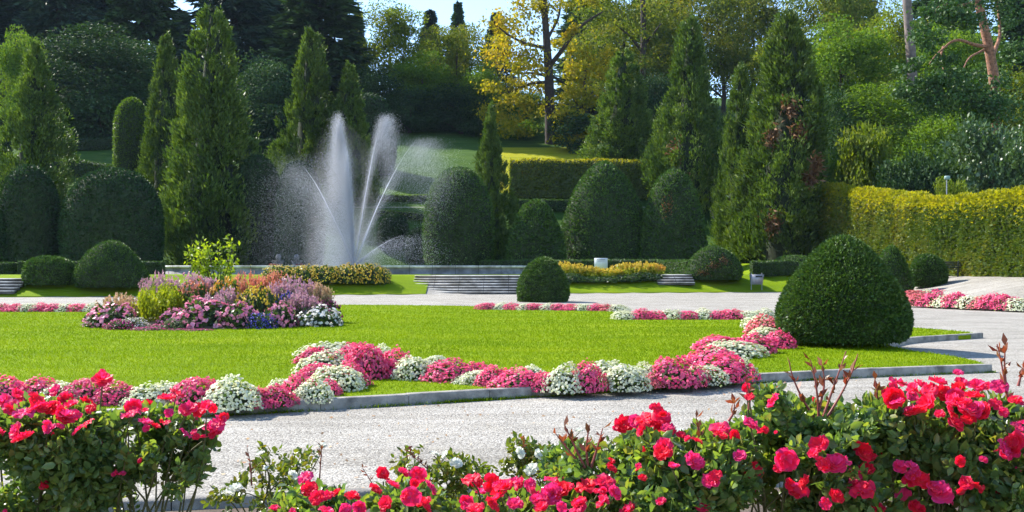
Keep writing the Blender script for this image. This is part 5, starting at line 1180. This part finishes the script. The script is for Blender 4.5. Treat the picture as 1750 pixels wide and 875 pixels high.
rose_bush('rose_bush', 'tallest rose bush at the right edge with crowded red blooms on top', at(1640, 780, 3.1) * [1, 1, 0] + [0, 0, .03],
    B('1539,655,1.2 1573,661,1.2 1602,654,1.15 1526,679,1.15 1559,686,1.25 1534,688,1.2 1588,667,1.2 1642,655,1.1 1670,661,1.1 1690,662,1.05 1631,679,1.3 1663,679,1.25 1649,702,1.2 1631,726,1.3 1681,704,1.1 1566,708,1.2 1606,708,.8 1573,821,1.2 1606,843,1.3 1660,828,1.4 1706,857,1.25 1537,798,1.1 1544,848,1.15 1566,870,1.1 1735,758,1.2 1714,769,1.15 1739,729,1.1 1739,690,1.1 1637,637,.6 1610,672,1 1700,690,.9 1715,705,.8 1645,690,1 1620,700,1 1585,690,1 1528,660,.9 1650,838,1.1 1595,832,1.1 1560,812,.9 1655,718,1 1560,665,1 1670,700,1 1770,720,1 1765,780,1 1680,786,.6 1640,788,.6 1725,775,1'),
    [(1640, 800, 3.1, 140, 100, .32, 4), (1570, 780, 3.1, 90, 80, .28, 2), (1700, 760, 3.1, 90, 80, .28, 2), (1640, 710, 3.1, 110, 40, .24, 1), (1520, 720, 3.05, 50, 50, .2, .7), (1780, 800, 3.1, 80, 100, .3, 1.2)], 3400, 407, group=RG, buds=10, ncane=18,
    shoots=[[(1735, 720), (1722, 680), (1715, 640), (1708, 600), (1704, 588)], [(1722, 680), (1716, 630), (1718, 592)], [(1500, 700), (1502, 670), (1496, 650)], [(1740, 660), (1748, 630)]])
WG = 'thin white rose bushes by the kerb of the near bed'
def wrose(lab, px, base_py, blooms, vols, n, seed, Y=5.4, **kw):
    rose_bush('white_rose_bush', lab, at(px, 0, Y) * [1, 1, 0] + [0, 0, .03], B(blooms), [(a, b, Y, c, d, .22, e) for a, b, c, d, e in vols], n, seed, 'roseleaflight', ROSEW, .046, .034, group=WG, ncane=9, **kw)
wrose('thin white rose bush right of the left red roses', 450, 850, '445,776,1.1 389,844,1.4 403,835,1.3 500,812,1 551,762,1 455,800,.6', [(440, 800, 60, 40, 1), (520, 800, 40, 40, .6), (400, 840, 50, 40, .8), (470, 850, 80, 30, .8)], 420, 411, shoots=[[(430, 830), (428, 790), (422, 765)], [(545, 830), (548, 790), (550, 764)]])
wrose('thin white rose bush behind the low red roses left of centre', 740, 850, '742,776,1 761,778,.9 779,792,1.1 700,800,.6', [(745, 800, 70, 30, 1), (800, 810, 50, 35, .8), (700, 785, 30, 25, .4), (770, 835, 70, 30, .6)], 380, 412, shoots=[[(760, 840), (730, 800), (700, 775), (690, 760)], [(720, 830), (700, 800), (692, 790)], [(650, 850), (632, 820), (620, 800)]])
wrose('compact white rose bush right of centre with round white blooms', 920, 850, '888,774,1.2 922,778,1.2 909,803,1.3 990,736,1 1055,772,1 1160,740,1 945,790,.7', [(915, 795, 60, 35, 1.2), (970, 790, 50, 40, 1), (890, 770, 30, 25, .4), (1050, 790, 60, 40, .8)], 520, 413, shoots=[[(900, 800), (893, 770), (895, 750)]])

# ------------------------------------------------------------------ thin blue air over the valley
bpy.context.view_layer.update()
from mathutils import Vector
ztop = max((o.matrix_world @ Vector(c)).z for o in scene.objects if o.type == 'MESH' for c in o.bound_box) + 1
hm, ht_, ho = nt('thin_air'); pv = N_(ht_, 'ShaderNodeVolumePrincipled'); pv.inputs['Color'].default_value = (.55, .72, 1, 1); pv.inputs['Density'].default_value = HAZE
ht_.links.new(pv.outputs[0], ho.inputs['Volume'])
kind(G().box((0, 170, (ztop - 2.5) / 2), (640, 560, ztop + 2.5)).build('haze', hm), 'stuff')
# ------------------------------------------------------------------ camera, sky, sun
cam = bpy.data.cameras.new('Camera'); cam.sensor_width = 36; cam.lens = 36 * F / 1750
cam.shift_y = (HY - 437.5) / 1750; cam.clip_end = 2000; cam.clip_start = .05
co = bpy.data.objects.new('Camera', cam); COL.objects.link(co); co.location = (0, 0, EYE); co.rotation_euler = (pi / 2, 0, 0); scene.camera = co
AZX, AZY, EL = -.82, .57, 40
sun = bpy.data.lights.new('Sun', 'SUN'); sun.energy = 5.0; sun.angle = R(.5); sun.color = (1, .95, .86)
so = bpy.data.objects.new('Sun', sun); COL.objects.link(so); so.location = (-30, 40, 60)
from mathutils import Vector
dv = Vector((AZX * cos(R(EL)), AZY * cos(R(EL)), sin(R(EL))))
so.rotation_euler = dv.to_track_quat('Z', 'Y').to_euler()
w = bpy.data.worlds.new('World'); scene.world = w; w.use_nodes = True; wt = w.node_tree
sky = wt.nodes.new('ShaderNodeTexSky'); sky.sky_type = 'NISHITA'; sky.sun_disc = False; sky.sun_elevation = R(EL); sky.sun_rotation = math.atan2(AZX, AZY)
sky.air_density = 1.0; sky.dust_density = .15; sky.ozone_density = 3.0
bg = wt.nodes['Background']; bg.inputs[1].default_value = .15; wt.links.new(sky.outputs[0], bg.inputs[0])
vs = scene.view_settings; vs.view_transform = 'Standard'; vs.look = 'None'; vs.exposure = 1.15; vs.gamma = 1; vs.use_curve_mapping = False
scene.render.engine = 'CYCLES'; cy = scene.cycles
cy.use_denoising = True; cy.max_bounces = 6; cy.diffuse_bounces = 3; cy.glossy_bounces = 2; cy.transmission_bounces = 3; cy.transparent_max_bounces = 10
cy.use_adaptive_sampling = True; cy.adaptive_threshold = .02; cy.sample_clamp_indirect = 6
cy.caustics_reflective = False; cy.caustics_refractive = False
